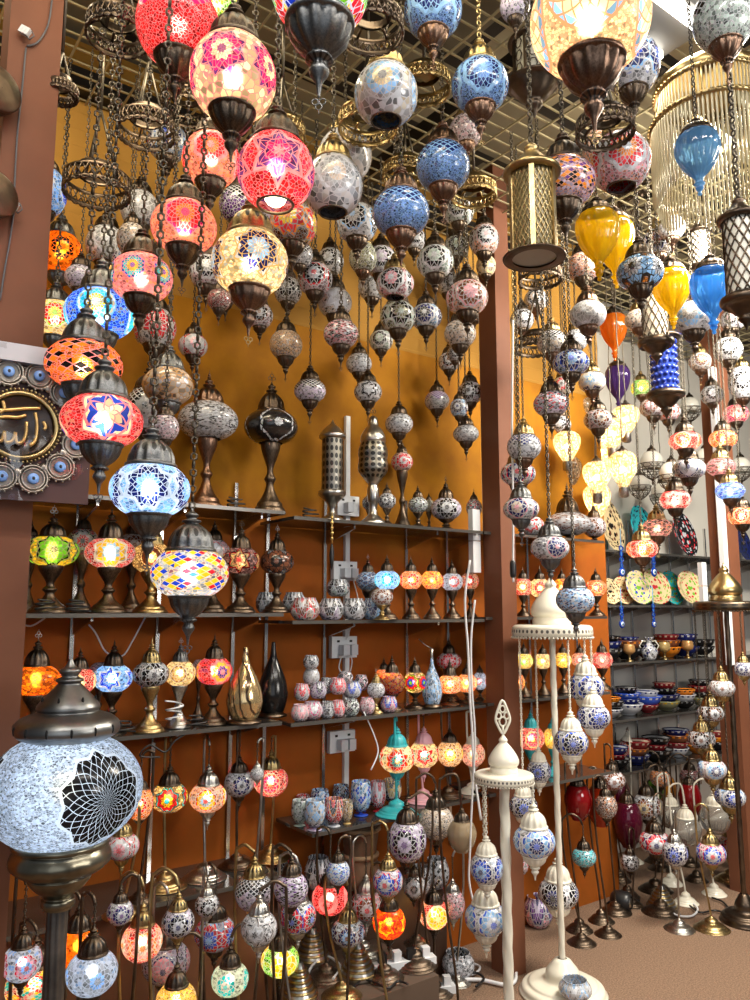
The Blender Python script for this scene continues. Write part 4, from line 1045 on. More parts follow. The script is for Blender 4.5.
# ================================================================== WHITE LAMP STANDS
def white_stand(x, ydisc, wdisc, s, ytip, label, lm, dark=False, rz=0, leaf=False):
    c = at(x, ydisc, s); r = wdisc/2*s/F; z = c.z; o = empty('lamp_stand', (c.x, c.y, 0)); M = METP['d'] if dark else IVORY
    hh = r*.30
    obj('ring_disc', MB().lathe(rprof([(.02, hh*.62), (r*.80, hh*.62), (r*.96, hh*.52), (r, hh*.35)]), 40).mesh('ring_disc', M), o, (0, 0, z))
    b = MB(); b.lathe([(r, hh*.36), (r*1.01, 0), (r*1.0, -hh*.42), (r*.97, -hh*.40), (r*.97, 0), (r*.95, hh*.3)], 48)
    for q in range(64):
        t = 2*pi*q/64; b.sphere((r*cos(t), r*sin(t), -hh*.44), r*.03, 6, 4)
    obj('lace_rim', b.mesh('lace_rim', LACED if dark else LACE), o, (0, 0, z))
    zt = at(x, ytip, s).z - z
    dh = zt*(.62 if leaf else .95)
    dome = rprof([(r*.46, hh*.6), (r*.48, hh*.64), (r*.47, dh*.22), (r*.44, dh*.26), (r*.50, dh*.30), (r*.52, dh*.40), (r*.42, dh*.54), (r*.24, dh*.70), (r*.13, dh*.78), (r*.15, dh*.82), (r*.13, dh*.86), (r*.05, dh*.93), (.002, dh)])
    obj('dome', MB().lathe(dome, 32).mesh('dome', METP['b'] if dark else IVORY), o, (0, 0, z))
    if leaf:
        m = MB(); L = zt*.40
        out = [(0, 0), (.30, .28), (.42, .5), (.30, .78), (0, 1.15), (-.30, .78), (-.42, .5), (-.30, .28)]
        m.tube([(a*L*.62, 0, q*L) for a, q in rprofc(out)], L*.05, 5, True)
        for a, q, w in ((0, .42, .16), (.15, .62, .12), (-.15, .62, .12), (0, .85, .12)):
            m.tube([(a*L+w*L*cos(t)*.8, 0, q*L+w*L*sin(t)) for t in [pi*i/5 for i in range(10)]], L*.035, 4, True)
        m.tube([(0, 0, 0), (0, 0, L*.3)], L*.05, 5)
        obj('leaf_finial', m.mesh('leaf_finial', M), o, (0, 0, z+dh*.97), radians(8))
    pr = .0155 if s < 3 else .0125
    m = MB(); n = 60; seg = 12
    for i in range(n+1):
        zz = z+hh*.5 + (.09-z)*i/n
        for j in range(seg):
            a = 2*pi*j/seg; q = pr*(1+.10*cos(3*(a)+zz*60)); m.v.append(Vector((q*cos(a), q*sin(a), zz)))
    for i in range(n):
        for j in range(seg):
            j2 = (j+1) % seg; m.f.append((i*seg+j, (i+1)*seg+j, (i+1)*seg+j2, i*seg+j2)); m.sm.append(True); m.uv.append([(0, 0)]*4)
    obj('pole', m.mesh('pole', M), o)
    rb = r*(.97 if not dark else .7)
    obj('base', MB().lathe(rprof([(.01, 0), (rb, 0), (rb*1.02, .012), (rb*.98, .028), (rb*.86, .034), (rb*.80, .044), (rb*.5, .05), (rb*.42, .062), (rb*.40, .085), (rb*.28, .11), (rb*.2, .125), (.018, .13)], 3), 44).mesh('base', M), o)
    OBS.append((c.x, c.y, .018, 0, z)); OBS.append((c.x, c.y, r, z-.03, z+.06)); OBS.append((c.x, c.y, rb, 0, .05)); OBS.append((c.x, c.y, r*.5, z, z+zt))
    register(o, x, ydisc, 'lamp stand', 'lamp stand', None, label, lm)
    return c, r, z-hh*.44-r*.032
def rprofc(p): 
    out = []; n = len(p)
    for i in range(n):
        p0, p1, p2, p3 = (Vector(p[(i+k) % n]) for k in (-1, 0, 1, 2))
        for j in range(4):
            t = j/4; out.append(tuple(.5*((2*p1)+(p2-p0)*t+(2*p0-5*p1+4*p2-p3)*t*t+(3*p1-p0-3*p2+p3)*t**3)))
    return out
def white_lamp(x, y, w, h, c, r, ztop, cs, motif, label, lm, fin=True, col='w'):
    """hangs from the stand's rim on its own chain; found by its pixel column on the rim circle"""
    best = None
    for k in range(72*5):
        t = 2*pi*k/72; rk = r*(.95, .8, .65, .5, .35)[k//72]; p = Vector((c.x+rk*cos(t), c.y+rk*sin(t), 0))
        sc = p.y*CP + 0*SP; d = abs(375+F*p.x/(p.y*CP+.0) - x)
        zz = EYE + (SP+CP*(500-y)/F)*p.y/(CP-SP*(500-y)/F)
        Rr = w/2*p.y/F; H = h/2*p.y/F
        px = 375+F*p.x/(p.y*CP+(zz-EYE)*SP)
        e = abs(px-x) + (600*clash([(p.x, p.y, Rr, zz-H, zz+H), (p.x, p.y, .004, zz, ztop)], .002))
        if best is None or e < best[0]: best = (e, p, zz)
    e, p, zz = best
    sdep = p.y*CP+(zz-EYE)*SP; Rr = w/2*sdep/F; H = h/2*sdep/F
    OBS.extend([(p.x, p.y, Rr, zz-H, zz+H), (p.x, p.y, .5*Rr, zz-H-Rr, zz+H+Rr), (p.x, p.y, .007, zz, ztop)])
    o = empty('hanging_lamp', (p.x, p.y, zz))
    sh = obj('shade', shade_mesh(MOT[motif][0], False), o, (0, 0, 0), face_rot(p, 4, .4), (Rr, Rr, H)); paint(sh, cs.split(','), motif, [.72, .72, .74], 13, .25, den=.7, size=.8, asp=H/Rr)
    cr = Rr*.62
    obj('cap', cap_mesh(col), o, (0, 0, H*.9), 0, (cr, cr, cr*.95)); ct = zz+H*.9+cr*1.85
    obj('holder', hol_mesh(col), o, (0, 0, -H*.93), 0, (Rr*.56, Rr*.56, Rr*.45))
    if ztop > ct+.01: obj('chain', chain_mesh(ztop-ct, .024, .006, .002, IVORY if col == 'w' else None), o, (0, 0, ct-zz))
    register(o, x, y, auto_desc('hanging lamp', w, cs.split(','), motif, False), 'lamp', 'lamps hung on the stands', label, lm)
far = white_stand(552, 632, 79, 3.28, 572, 'taller white lace-rimmed lamp stand with domed top, standing further back', 'far white stand')
near = white_stand(504, 778, 59, 2.45, 706, 'shorter white lamp stand with leaf finial, its base below the frame', 'near white stand', leaf=True)
drk = white_stand(726, 607, 62, 4.0, 560, 'dark bronze lamp stand with brass dome at the picture edge', 'dark lamp stand', True)
for x, y, w, h, cs, lb in ((586, 687, 36, 27, 'wh,nv,bl,wh', 'topmost white lamp with navy flowers hung on the far white stand'), (598, 717, 33, 24, 'wh,nv,nv,bl', 'white and navy lamp behind the topmost one on the far white stand'),
    (572, 742, 34, 26, 'wh,bk,bl,nv', 'white lamp with black flowers hung third down on the far white stand'), (539, 771, 24, 22, 'wh,nv,bk,bl', 'white and navy lamp just left of the far stand pole'),
    (523, 806, 28, 22, 'wh,bk,nv,bl', 'white and black lamp hung low between the two white stands'), (559, 893, 40, 27, 'wh,bk,bk,nv', 'lowest white lamp with black flowers, in front of far stand pole')):
    white_lamp(x, y, w, h, far[0], far[1], far[2], cs, 'fl', lb, None)
for x, y, w, h, cs, lb in ((487, 868, 33, 29, 'wh,bl,nv,lb', 'white and blue lamp hung beside the near stand pole, upper one'), (486, 918, 42, 29, 'wh,lb,bl,wh', 'white and pale blue lamp hung lowest on the near white stand'), (535, 841, 42, 29, 'wh,lb,bl,nv', 'pale blue crackled white lamp hung at the rim of the near stand')):
    white_lamp(x, y, w, h, near[0], near[1], near[2], cs, 'fl', lb, None)
for x, y, w, h, cs, lb in ((722, 688, 25, 17, 'wh,gy,br,wh', 'white mosaic lamp hung highest on the dark stand'), (711, 713, 26, 16, 'wh,br,bk,wh', 'white lamp with brown flowers, second down on the dark stand'), (701, 739, 26, 18, 'wh,bk,br,wh', 'white lamp with black flowers, third down on the dark stand'),
    (711, 769, 28, 19, 'pp,lb,wh,nv', 'dusty pink lamp with blue medallion on the dark stand'), (727, 797, 30, 19, 'lb,nv,wh,bl', 'light blue beaded lamp hung lowest on the dark stand'), (743, 669, 18, 15, 'lv,nv,nv,wh', 'lavender lamp hung at the edge of the dark stand')):
    white_lamp(x, y, w, h, drk[0], drk[1], drk[2], cs, 'fl', lb, None, col='b')
# ================================================================== SWAN-NECK LAMPS
for a, lb, lm in parse('''
169 797 37 26 cr,re,tu,ye bu L,m=d,a=b,fx=-7,ty=738,num=4,O,gr=br,k=1,mo=.09 | glowing cream swan-neck lamp with multicolour flower, on the low shelf | cream flower swan lamp
208 797 37 26 sa,ye,re,lb fl L,m=s,fx=-26,ty=738,gr=wh,k=.8,mo=.09 | glowing pale pink swan-neck lamp with small flowers and trefoil drop | pale pink swan lamp
239 783 30 24 wh,nv,bk,wh ey m=d,fx=-9,ty=731,num=3,mo=.16 | unlit white swan-neck lamp with navy ring medallion on the low shelf | white ring swan lamp
271 781 34 27 re,mg,or,re fl L,m=b,fx=-9,ty=737,O,k=1.2,mo=.16 | glowing red swan-neck lamp on brass foot on the low shelf | red low-shelf swan lamp
140 803 26 30 or,re,re,ye ey L,m=d,fx=10,ty=752,k=1.2,mo=.16 | glowing orange lamp half hidden behind the huge floor lamp | orange hidden lamp
122 846 34 24 pp,wh,re,pk fl m=b,fx=14,ty=806,mo=.1 | unlit pink swan-neck lamp just behind the huge floor lamp |
257 774 14 12 wh,gy,gy,wh be m=s,fx=5,ty=740,mo=.2 | |'''):
    x = float(a[0]); a[6] = a[6]; swan_lamp(a, ZD, lb, lm, 'swan-neck lamps on the low shelf')
for a, lb, lm in parse('''
397 758 36 26 cr,re,or,tu bu L,m=t,a=t,fx=-14,ty=717,k=1 | glowing cream mosaic lamp with turquoise swan neck | turquoise swan lamp
424 754 30 24 cr,re,re,tu st L,m=p,a=p,fx=-7,ty=713,k=1 | glowing cream and red lamp with pink swan neck | pink swan lamp
450 753 26 24 am,ye,br,cr ey L,m=d,a=d,fx=-12,ty=710,k=1.6 | glowing amber lamp on dark swan neck beside the white cable | amber swan lamp
473 754 24 22 pk,wh,re,cr fl L,m=w,a=w,fx=-8,ty=712,k=.8 | pale pink lamp with white swan neck next to brown post |'''):
    swan_lamp(a, ZE, lb, lm, 'swan-neck lamps on the alcove shelf', .13)
shelf(tpx(404), td+.02, .05, .265, ZE, 'dark shelf behind the swan-neck lamps with coloured necks', brk)
FLOORROWS = '''
92 972 50 38 wh,gy,gy,lb fl L,m=d,fx=-16,ty=898,k=.6,D=.122,gr=wh | faintly lit white lamp with grey net, in front of orange lamp | white net swan lamp
78 946 44 36 or,ye,or,or be L,m=d,fx=-14,ty=895,k=1.1,D=.16,bead=20,gr=or | glowing plain orange swan-neck lamp right of floor lamp pole | orange bottom swan lamp
34 985 54 40 re,ye,tu,wh di L,m=d,fx=-20,ty=925,k=.9,D=.15 | glowing multicolour swan-neck lamp beside the floor lamp pole | multicolour bottom lamp
22 962 38 32 wh,pk,re,lb fl L,m=d,fx=-14,ty=880,k=.5,D=.13,speck=.8 | pale pink-speckled lamp at the frame edge behind multicolour lamp |
142 941 40 34 re,pk,or,wh bu L,m=b,fx=-26,ty=876,k=1,D=.135,num=5,O | glowing red and pink swan-neck lamp with brass cap near the bottom | red-pink bottom lamp
166 962 48 36 lv,pk,nv,pk ey m=d,a=s,fx=-26,ty=888,D=.145,size=.6,num=4 | lavender swan-neck lamp with round pink medallion | lavender pink-medallion lamp
178 922 32 26 lv,bk,nv,wh fl m=b,fx=-30,ty=872,D=.13 | |
176 1000 40 30 ye,or,gl,ye be L,m=d,fx=22,ty=938,D=.125,k=1,bead=20 | glowing yellow swan-neck lamp cut by the bottom edge | yellow bottom lamp
215 933 41 30 lv,re,lb,bl bu m=d,a=d,fx=-22,ty=868,D=.14,num=5 | lavender swan-neck lamp with blue and red star flower | lavender blue-star lamp
230 979 37 28 pg,tu,tu,wh ey L,m=d,fx=26,ty=926,D=.125,gr=wh,k=1 | glowing turquoise and white swan-neck lamp near bottom edge | turquoise bottom lamp
259 928 36 30 wh,gy,bk,wh st m=s,a=d,fx=26,ty=893,D=.13 | |
280 960 38 27 gn,ye,ye,ye ey L,m=d,fx=-18,ty=894,D=.13,k=1,num=3,size=.8 | glowing green swan-neck lamp with yellow base at the bottom | green bottom lamp
254 892 38 32 lv,bk,bk,lv la m=b,fx=-20,ty=860,D=.14 | lavender lamp with black lattice, standing behind at left row |
291 889 34 30 lv,pu,bk,lv di m=d,fx=-20,ty=850,D=.135,num=5 | |
298 916 36 30 gy,re,bl,bk fl m=s,a=s,fx=-20,ty=856,D=.13,num=5 | grey swan-neck lamp with red and blue specks left of pink lamp |
330 898 36 28 re,pk,pk,re ey L,m=d,fx=-14,ty=830,D=.13,k=1,gr=pk | glowing pink-red swan-neck lamp in the bottom cluster | pink-red bottom lamp
348 932 34 24 wh,nv,br,lb bu m=b,fx=-24,ty=875,D=.12,num=5,size=.7 | white swan-neck lamp with dark blue flower medallion | white navy-flower lamp
366 905 33 27 pk,br,re,wh fl m=s,a=s,fx=-26,ty=836,D=.13 | dusty pink and brown swan-neck lamp between pink and orange lamps |
388 881 30 26 lv,bl,re,wh bu m=b,fx=-16,ty=824,D=.13 | |
389 922 33 28 or,ye,re,or st L,m=d,fx=-18,ty=866,D=.12,k=1.2,gr=re | glowing orange swan-neck lamp with little star in bottom cluster | orange-star bottom lamp
407 840 39 38 lv,bk,pu,lv bu m=d,fx=26,ty=796,D=.145,num=4,size=.85,amp=.15,mo=-.02 | big lavender lamp with black starburst below the glass shelf | starburst bottom lamp
436 822 36 30 be,gl,wh,cr be m=d,fx=-22,ty=774,D=.14,bead=24,mo=.05 | beige glittering swan-neck lamp behind the white cables | beige glitter lamp
434 914 31 25 re,ye,cr,ye ey L,m=d,fx=-22,ty=866,D=.12,k=1.1,num=3,size=.8 | glowing red lamp with cream medallion beside white stand cables | red-cream bottom lamp
453 904 24 26 pk,wh,gy,wh be m=s,fx=-22,ty=852,D=.12 | pink beaded swan-neck lamp behind the red and cream lamp |
414 886 22 22 bk,wh,gy,bk fl m=d,fx=10,ty=850,D=.13 | |
120 912 26 22 wh,nv,pu,wh fl m=d,fx=16,ty=880,D=.12 | |
207 905 24 20 wh,bk,bk,wh fl m=s,fx=-12,ty=868,D=.12 | |
338 872 24 22 lb,wh,bl,wh di m=d,fx=12,ty=838,D=.12 | |
'''
for a, lb, lm in sorted(parse(FLOORROWS), key=lambda q: -float(q[0][2])):
    if float(a[0]) < 312 and 'mo=' not in a[6]: a[6] += ',mo=-.14'
    swan_lamp(a, .22 if 296 < float(a[0]) < 425 else 0, lb, lm, 'swan-neck lamps in the bottom cluster')
# coloured plain glass drops (red, purple) and white-necked clear lamps
def glass_mat(nm, c, tr=.75, rough=.06): return plain(nm, c, rough, 0., 0, 20, Transmission_Weight=tr, IOR=1.3, Coat_Weight=.5)
def plain_swan(x, y, w, h, mat, mk, fx, ty, z, D, label, lm=None, ribs=0):
    def fn(s):
        c = at(x, y, s); b = at(x+fx, y, s); r = w/2*s/F; H = h/2*s/F; bb = c+(b-c)*.25
        return [(c.x, c.y, r, c.z-H, c.z+H+r*.6), (bb.x, bb.y, .062, z, z+.04), (b.x, b.y, .009, z+.4*(c.z-z), at(x, ty, s).z)]
    s = solve(fn, D*F/w, smax=sdepth(x, y, .5 if x > 615 else .1)); c = at(x, y, s); b = at(x+fx, y, s); out = b-c; out.z = 0; b = c+out*.25; b.z = z; r = w/2*s/F; H = h/2*s/F
    o = empty('swan_neck_lamp', b); rel = c-b
    pr = rprof([(.45, 1), (.75, .85), (1, .3), (.98, -.1), (.8, -.6), (.5, -.92), (.45, -1)], 3)
    obj('shade', MB().lathe(pr[::-1], 32, (lambda i, a: 1+.05*cos(ribs*a)) if ribs else None).mesh('shade', mat), o, rel, 0, (r, r, H))
    cr = r*.55; obj('cap', cap_mesh(mk), o, rel+Vector((0, 0, H*.95)), 0, (cr, cr, cr*.9)); ct = rel.z+H*.95+cr*1.7
    obj('base', base_mesh(mk), o, (0, 0, 0), 0, (.06, .06, .05))
    za = max(at(x, ty, s).z-z, ct+.03); k = Vector((rel.x, rel.y, 0)).length; dx = Vector((rel.x, rel.y, 0))
    q0 = out*.75; k = out.length; back = -out
    pts = [Vector((0, 0, .03)), q0*.12+Vector((0, 0, za*.18)), q0*.62+Vector((0, 0, za*.45)), q0*.96+Vector((0, 0, za*.72)), q0+Vector((0, 0, za-.50*k)), q0+back*.12+Vector((0, 0, za-.18*k)), q0+back*.46+Vector((0, 0, za)), q0+back*.85+Vector((0, 0, za-.16*k)), q0+back+Vector((0, 0, ct-.004))]
    sp = [tuple(q) for q in smooth([tuple(p) for p in pts], 4)]
    obj('arm', MB().tube(sp, .005, 7).mesh('arm', METP[mk]), o)
    register(o, x, y, 'plain glass swan-neck lamp', 'lamp', None, label, lm)
GR = glass_mat('ruby_glass', (.26, .006, .008), .35); GP = glass_mat('plum_glass', (.09, .005, .022), .3); GC = glass_mat('clear_glass', (.80, .78, .72), .8)
plain_swan(578, 802, 27, 34, GR, 'd', -12, 762, 0, .14, 'ruby red plain glass lamp nearest the far white stand', 'ruby glass lamp')
plain_swan(600, 806, 27, 38, glass_mat('orange_red_glass', (.42, .035, .008), .35), 'd', -12, 768, 0, .14, 'orange-red plain glass lamp right of the ruby one', 'orange-red glass lamp')
plain_swan(628, 824, 28, 44, GP, 'd', -14, 778, 0, .15, 'dark plum glass lamp left of the three white-necked lamps', 'plum glass lamp')
plain_swan(619, 798, 22, 34, GP, 'd', -10, 762, 0, .125, 'smaller plum glass lamp behind and above the dark plum one')
plain_swan(690, 800, 22, 32, GR, 'd', 10, 760, 0, .125, 'ruby red glass lamp behind the white-necked lamps')
plain_swan(686, 831, 30, 26, GC, 'w', -15, 785, 0, .157, 'clear glass lamp with white swan neck, middle of three', 'middle white-necked lamp')
plain_swan(671, 816, 26, 22, GC, 'w', -12, 775, 0, .148, 'clear glass lamp with white swan neck, nearest the plum lamp')
plain_swan(715, 819, 30, 28, GC, 'w', -20, 780, 0, .162, 'clear glass lamp with white swan neck, nearest the dark stand')
plain_swan(667, 790, 18, 26, glass_mat('amber_glass', (.62, .24, .02), .35), 'd', 10, 758, 0, .12, 'amber glass drop lamp behind the white-necked lamps')
plain_swan(655, 790, 18, 20, glass_mat('green_glass', (.10, .22, .03), .35), 'd', -12, 762, 0, .12, 'green glass lamp behind the white-necked lamps')
plain_swan(462, 836, 28, 30, glass_mat('smoked_ribbed_glass', (.42, .32, .20), .35), 'd', -22, 776, 0, .13, 'smoked ribbed glass lamp beside the near white stand', 'smoked ribbed lamp', 18)
# right-hand floor cluster
RF = '''
655 842 31 21 pp,re,nv,wh bu m=d,fx=12,ty=795,D=.135,mo=.6,s=3.95 | dusty pink swan-neck lamp with red and navy flowers, front of right cluster | pink right-floor lamp
675 853 25 23 wh,nv,bk,bl fl m=s,fx=4,ty=812,D=.12,mo=.6,s=3.98 | white swan-neck lamp with navy flower in the right floor cluster | navy-flower right lamp
711 853 29 20 pk,bl,re,wh fl m=b,fx=-12,ty=806,D=.13,mo=.6,s=3.95 | pink swan-neck lamp with brass cap near the carpet edge | pink brass-capped lamp
732 845 27 19 sa,re,dr,pk fl m=b,fx=-10,ty=803,D=.13,mo=.6,s=4.15 | salmon red swan-neck lamp furthest along the right floor cluster | salmon right lamp
584 857 24 17 tu,pg,bl,tu be m=d,fx=-20,ty=816,D=.115,mo=.08,s=3.80 | small turquoise beaded swan-neck lamp beside the far stand | turquoise right lamp
647 806 28 24 wh,br,bk,gl fl m=d,fx=20,ty=766,D=.135,mo=.6,s=4.35 | |
612 780 26 18 pp,br,br,wh bu m=d,fx=-6,ty=745,D=.135,mo=.12,s=4.40 | |
743 823 22 18 wh,bk,bk,wh fl m=b,fx=-6,ty=790,D=.13,mo=.6,s=4.40 | |
660 778 20 16 or,ye,re,or be m=d,fx=-14,ty=752,D=.13,mo=.6,s=4.75 | |
690 778 20 18 dr,br,bk,dr be m=d,fx=-18,ty=756,D=.13,mo=.6,s=4.75 | |
627 748 18 14 re,wh,or,re di m=w,a=w,fx=-12,ty=740,D=.12,mo=.6,s=4.80 | |
606 806 22 22 br,dr,re,or be m=d,fx=-14,ty=776,D=.13,mo=.08,s=4.15 | |
630 862 18 16 wh,bk,bk,wh fl m=d,fx=8,ty=830,D=.1,mo=.6,s=4.20 | |
'''
for a, lb, lm in sorted(parse(RF), key=lambda q: -float(q[0][2])): swan_lamp(a, 0, lb, lm, 'swan-neck lamps in the right floor cluster')
# floor-standing shades, bowls and a wrapped drum
def floor_bowl(px, py, w, h, s, cs, motif, label, name='mosaic_bowl', z=0., cat='bowl'):
    c = at(px, py, s); r = w/2*s/F; H = h/2*s/F; zz = max(z, c.z-H)
    for q in range(10):
        if clash([(c.x, c.y, r, z, z+2*H)], 0) < .002: break
        c.y += .012
    OBS.append((c.x, c.y, r, z, z+2*H))
    o = obj(name, shared(('bowl', MOT[motif][0]), lambda: MB().lathe(BOWL, 28).mesh('mosaic_bowl', mos(MOT[motif][0], False))), None, (c.x, c.y, z+H), face_rot(c, 5), (r, r, H))
    paint(o, cs.split(','), motif, 'wh', 11, .4, num=5); register(o, px, py, 'mosaic bowl', cat, None, label, None)
floor_bowl(461, 962, 34, 24, 3.12, 'wh,bk,bk,bk', 'la', 'white and black mosaic bowl on the floor by the cable tangle')
bq = far[0]+Vector((.015, -.135, 0)); bo = obj('mosaic_bowl', shared(('bowl', 'medal'), lambda: None), None, (bq.x, bq.y, .047+.03), 0, (.062, .062, .034)); paint(bo, ['wh', 'gy', 'lb', 'wh'], 'fl', 'wh', 14, .4, num=5); register(bo, 565, 988, 'mosaic bowl', 'bowl', None, 'silvery white mosaic bowl resting on the foot of the far white stand', None)
floor_bowl(538, 909, 29, 28, 3.75, 'pk,pu,nv,lv', 'fl', 'pink mosaic globe standing behind the far white stand', 'mosaic_globe', 0, 'globe')
cupsf = '''287 872 30 26 wh,bk,bk,bk fl|white mosaic cylinder cup with black rim behind the lavender lamps
318 873 28 30 wh,bk,bk,wh fl|white and black flower mosaic cup behind the pink-red lamp
437 875 26 28 wh,gy,bk,wh di|white diamond mosaic cup behind the red-cream lamp
420 880 22 26 gy,bk,bk,gy bu|grey starburst mosaic cup beside the white diamond cup
519 862 20 22 pp,bk,re,wh fl|dusty pink mosaic cup hidden behind the near stand
352 876 16 22 lb,wh,bl,wh fl|pale blue mosaic cup behind the dusty pink lamp'''
for ln in cupsf.split('\n'):
    q, lb = ln.split('|'); p = q.split(); s = sdepth(float(p[0]), float(p[1]), .13); zf = at(float(p[0]), float(p[1])+float(p[3])/2, s).z
    floor_bowl(float(p[0]), float(p[1]), float(p[2]), float(p[3]), s, p[4], p[5], lb, 'mosaic_cup', zf, 'cup')
po = obj('display_platform', slab('platform', tc_-.0, tpx(428, -.2, 960), -.26, .122, 0, .22, plain('grey_brown_platform', (.10, .065, .045), .6, 0, .25, 8))); tag(po, 'low grey-brown platform carrying the bottom lamps and power strip', 'platform')
po = obj('added_bench', slab('bench', tc_+.01, tpx(462), .125, .275, 0, .405, plain('dark_bench', (.06, .028, .016), .5, 0, .2, 6))); tag(po, 'low dark bench added to darken the wall behind the bottom lamps, carrying mosaic cups', 'bench')  # bench added so the wall behind the bottom lamps reads darker
def drum():
    s = sdepth(360, 850, .12); c = at(360, 852, s); r = 19*s/F; z0 = at(360, 884, s).z; H = at(360, 824, s).z-z0
    o = empty('fabric_drum', (c.x, c.y, z0)); TW = plain('brown_sackcloth', (.20, .12, .07), .9, 0, .3, 40); TB = plain('jute_rope', (.42, .27, .15), .9, 0, .25, 60)
    obj('drum_body', MB().lathe(rprof([(.02, 0), (r*.9, 0), (r*1.05, H*.2), (r*.85, H*.5), (r*.92, H*.75), (r*.98, H*.92), (r*.9, H), (r*.8, H*.97), (.02, H*.95)]), 30, lambda i, a: 1+.02*cos(9*a)).mesh('drum_body', TW), o)
    m = MB()
    for zz, q in ((H*.5, .9), (H*.92, 1.0)): m.tube([(r*q*cos(t), r*q*sin(t), zz) for t in [2*pi*i/28 for i in range(28)]], .009, 6, True)
    obj('rope_band', m.mesh('rope_band', TB), o); OBS.append((c.x, c.y, r, z0, z0+H))
    tag(o, 'brown fabric-wrapped drum with rope bands behind the floor lamps', 'drum')
drum()
# ================================================================== PLATES, PLATTERS, BOWLS ON THE WHITE WALL
def plate_mat():
    g = G('painted_plate'); u, v = g.uv(); c1, c2, c3, c4 = (g.attr(k) for k in ('c1', 'c2', 'c3', 'c4')); num = g.attr('num', 'Fac')
    pet = g.m_('ABSOLUTE', g.m_('SINE', g.m_('MULTIPLY', u, g.m_('MULTIPLY', num, pi))))
    tc = g.n('ShaderNodeTexCoord'); vo = g.n('ShaderNodeTexVoronoi'); g.link(tc.outputs['Generated'], vo.inputs['Vector']); vo.inputs['Scale'].default_value = 8
    spots = g.lt(vo.outputs['Distance'], .38)
    sepc = g.n('ShaderNodeSeparateColor'); g.link(vo.outputs['Color'], sepc.inputs[0])
    fl = g.mix(g.gt(sepc.outputs[0], .5), c2, c3)
    col = g.mix(spots, c1, fl)
    col = g.mix(g.lt(v, g.m_('MULTIPLY_ADD', pet, .16, .16)), col, c4)
    col = g.mix(g.lt(v, .13), col, c2)
    col = g.mix(g.gt(v, .94), col, c3)
    return g.done(g.principled(col, .2, 0., Coat_Weight=.5))
PLM = plate_mat()
PLATE = rprof([(.002, .045), (.5, .045), (.62, .06), (.80, .12), (1.0, .16), (1.01, .13), (.8, .08), (.55, .0), (.02, .0)], 2)
def plate(px, py, w, h, z, off, cs, num, label, lm=None, name='plate', lean=.24):
    s = sdepth(px, py, off); c = at(px, py, s); r = w/2*s/F/.72; H = h/2*s/F
    g1 = N*1.0
    ax = U; az = (Z3*cos(lean)+N*sin(lean)); ay = az.cross(ax)*-1   # plate axis towards the room
    M = Matrix((ax*r, az*H, (ax.cross(az)).normalized()*r)).transposed()
    zc = z + H*cos(lean) + .004
    me = shared(('plate',), lambda: MB().lathe([(a, b) for a, b in PLATE], 40).mesh('plate', PLM))
    o = obj(name, me); o.matrix_world = Matrix.Translation((c.x, c.y, zc)) @ M.to_4x4()
    for k, cc in zip(('c1', 'c2', 'c3', 'c4'), cs.split(',')): o[k] = list(PAL[cc][0])
    o['num'] = float(num); register(o, px, py, 'painted plate', 'platter' if name == 'platter' else 'plate', None, label, lm)
plate(610, 523, 25, 54, ZW[0], .60, 'cr,br,bk,dr', 5, 'tall oval cream platter with dark red tree pattern', 'red tree platter', 'platter')
plate(641, 519, 27, 50, ZW[0], .61, 'tu,nv,bk,gl', 4, 'tall oval teal platter beside the dark floral platter', 'teal platter', 'platter')
plate(683, 533, 26, 46, ZW[0], .60, 'bk,re,wh,be', 6, 'dark floral oval platter on the top white-wall shelf', 'dark floral platter', 'platter')
plate(742, 545, 20, 36, ZW[0], .60, 'nv,bk,bk,nv', 6, 'dark blue oval platter at the picture edge', None, 'platter')
for x, y, w, h, off, cs, n, lb in ((609, 587, 22, 26, .54, 'cr,br,bk,or', 7, 'small plate with orange sunflower centre, first in the plate row'), (622, 586, 24, 28, .585, 'cr,re,br,or', 8, 'cream plate with red flowers, second in the plate row'),
    (637, 582, 30, 34, .54, 'cr,bl,gn,wh', 9, 'white plate with blue and green sprigs, third in the row'), (653, 581, 34, 36, .585, 'cr,gn,re,cr', 10, 'large cream plate with green and red blossoms'), (670, 580, 26, 34, .63, 'tu,or,gn,wh', 8, 'teal and orange plate tucked behind the large cream plate'),
    (688, 577, 32, 34, .56, 'cr,re,gn,wh', 12, 'cream plate with scattered red tulips, last in the plate row')):
    plate(x, y, w, h, ZW[1], off, cs, n, lb)
# painted bowls in stacks
CB = rprof([(.02, 0), (.42, 0), (.45, .06), (.78, .28), (.98, .62), (1.0, .66), (.95, .66), (.74, .33), (.40, .12), (.02, .1)], 2)
def bowlmat(nm, c, c2):
    g = G('ceramic_'+nm); u, v = g.uv(); f = g.m_('FRACT', g.m_('MULTIPLY', u, 14)); 
    col = g.mix(g.m_('MULTIPLY', g.gt(f, .6), g.m_('MULTIPLY', g.gt(v, .44), g.lt(v, .49))), c, c2); col = g.mix(g.m_('MULTIPLY', g.gt(v, .56), g.lt(v, .61)), col, c2)
    return g.done(g.principled(col, .2, 0., Coat_Weight=.4))
BC = {'black': ('bk', 'gy'), 'red': ('dr', 'be'), 'navy': ('nv', 'wh'), 'orange': ('or', 'bk'), 'white': ('wh', 'nv'), 'green': ('ol', 'ye'), 'blue': ('bl', 'wh'), 'brown': ('br', 'or')}
BMAT = {k: bowlmat(k, PAL[a][0], PAL[b][0]) for k, (a, b) in BC.items()}
ORD = ['first', 'second', 'third', 'fourth', 'fifth', 'sixth', 'seventh', 'eighth', 'ninth', 'tenth', 'eleventh', 'twelfth']
LVL = ['bottom', 'second from bottom', 'third from bottom', 'fourth from bottom', 'fifth from bottom']
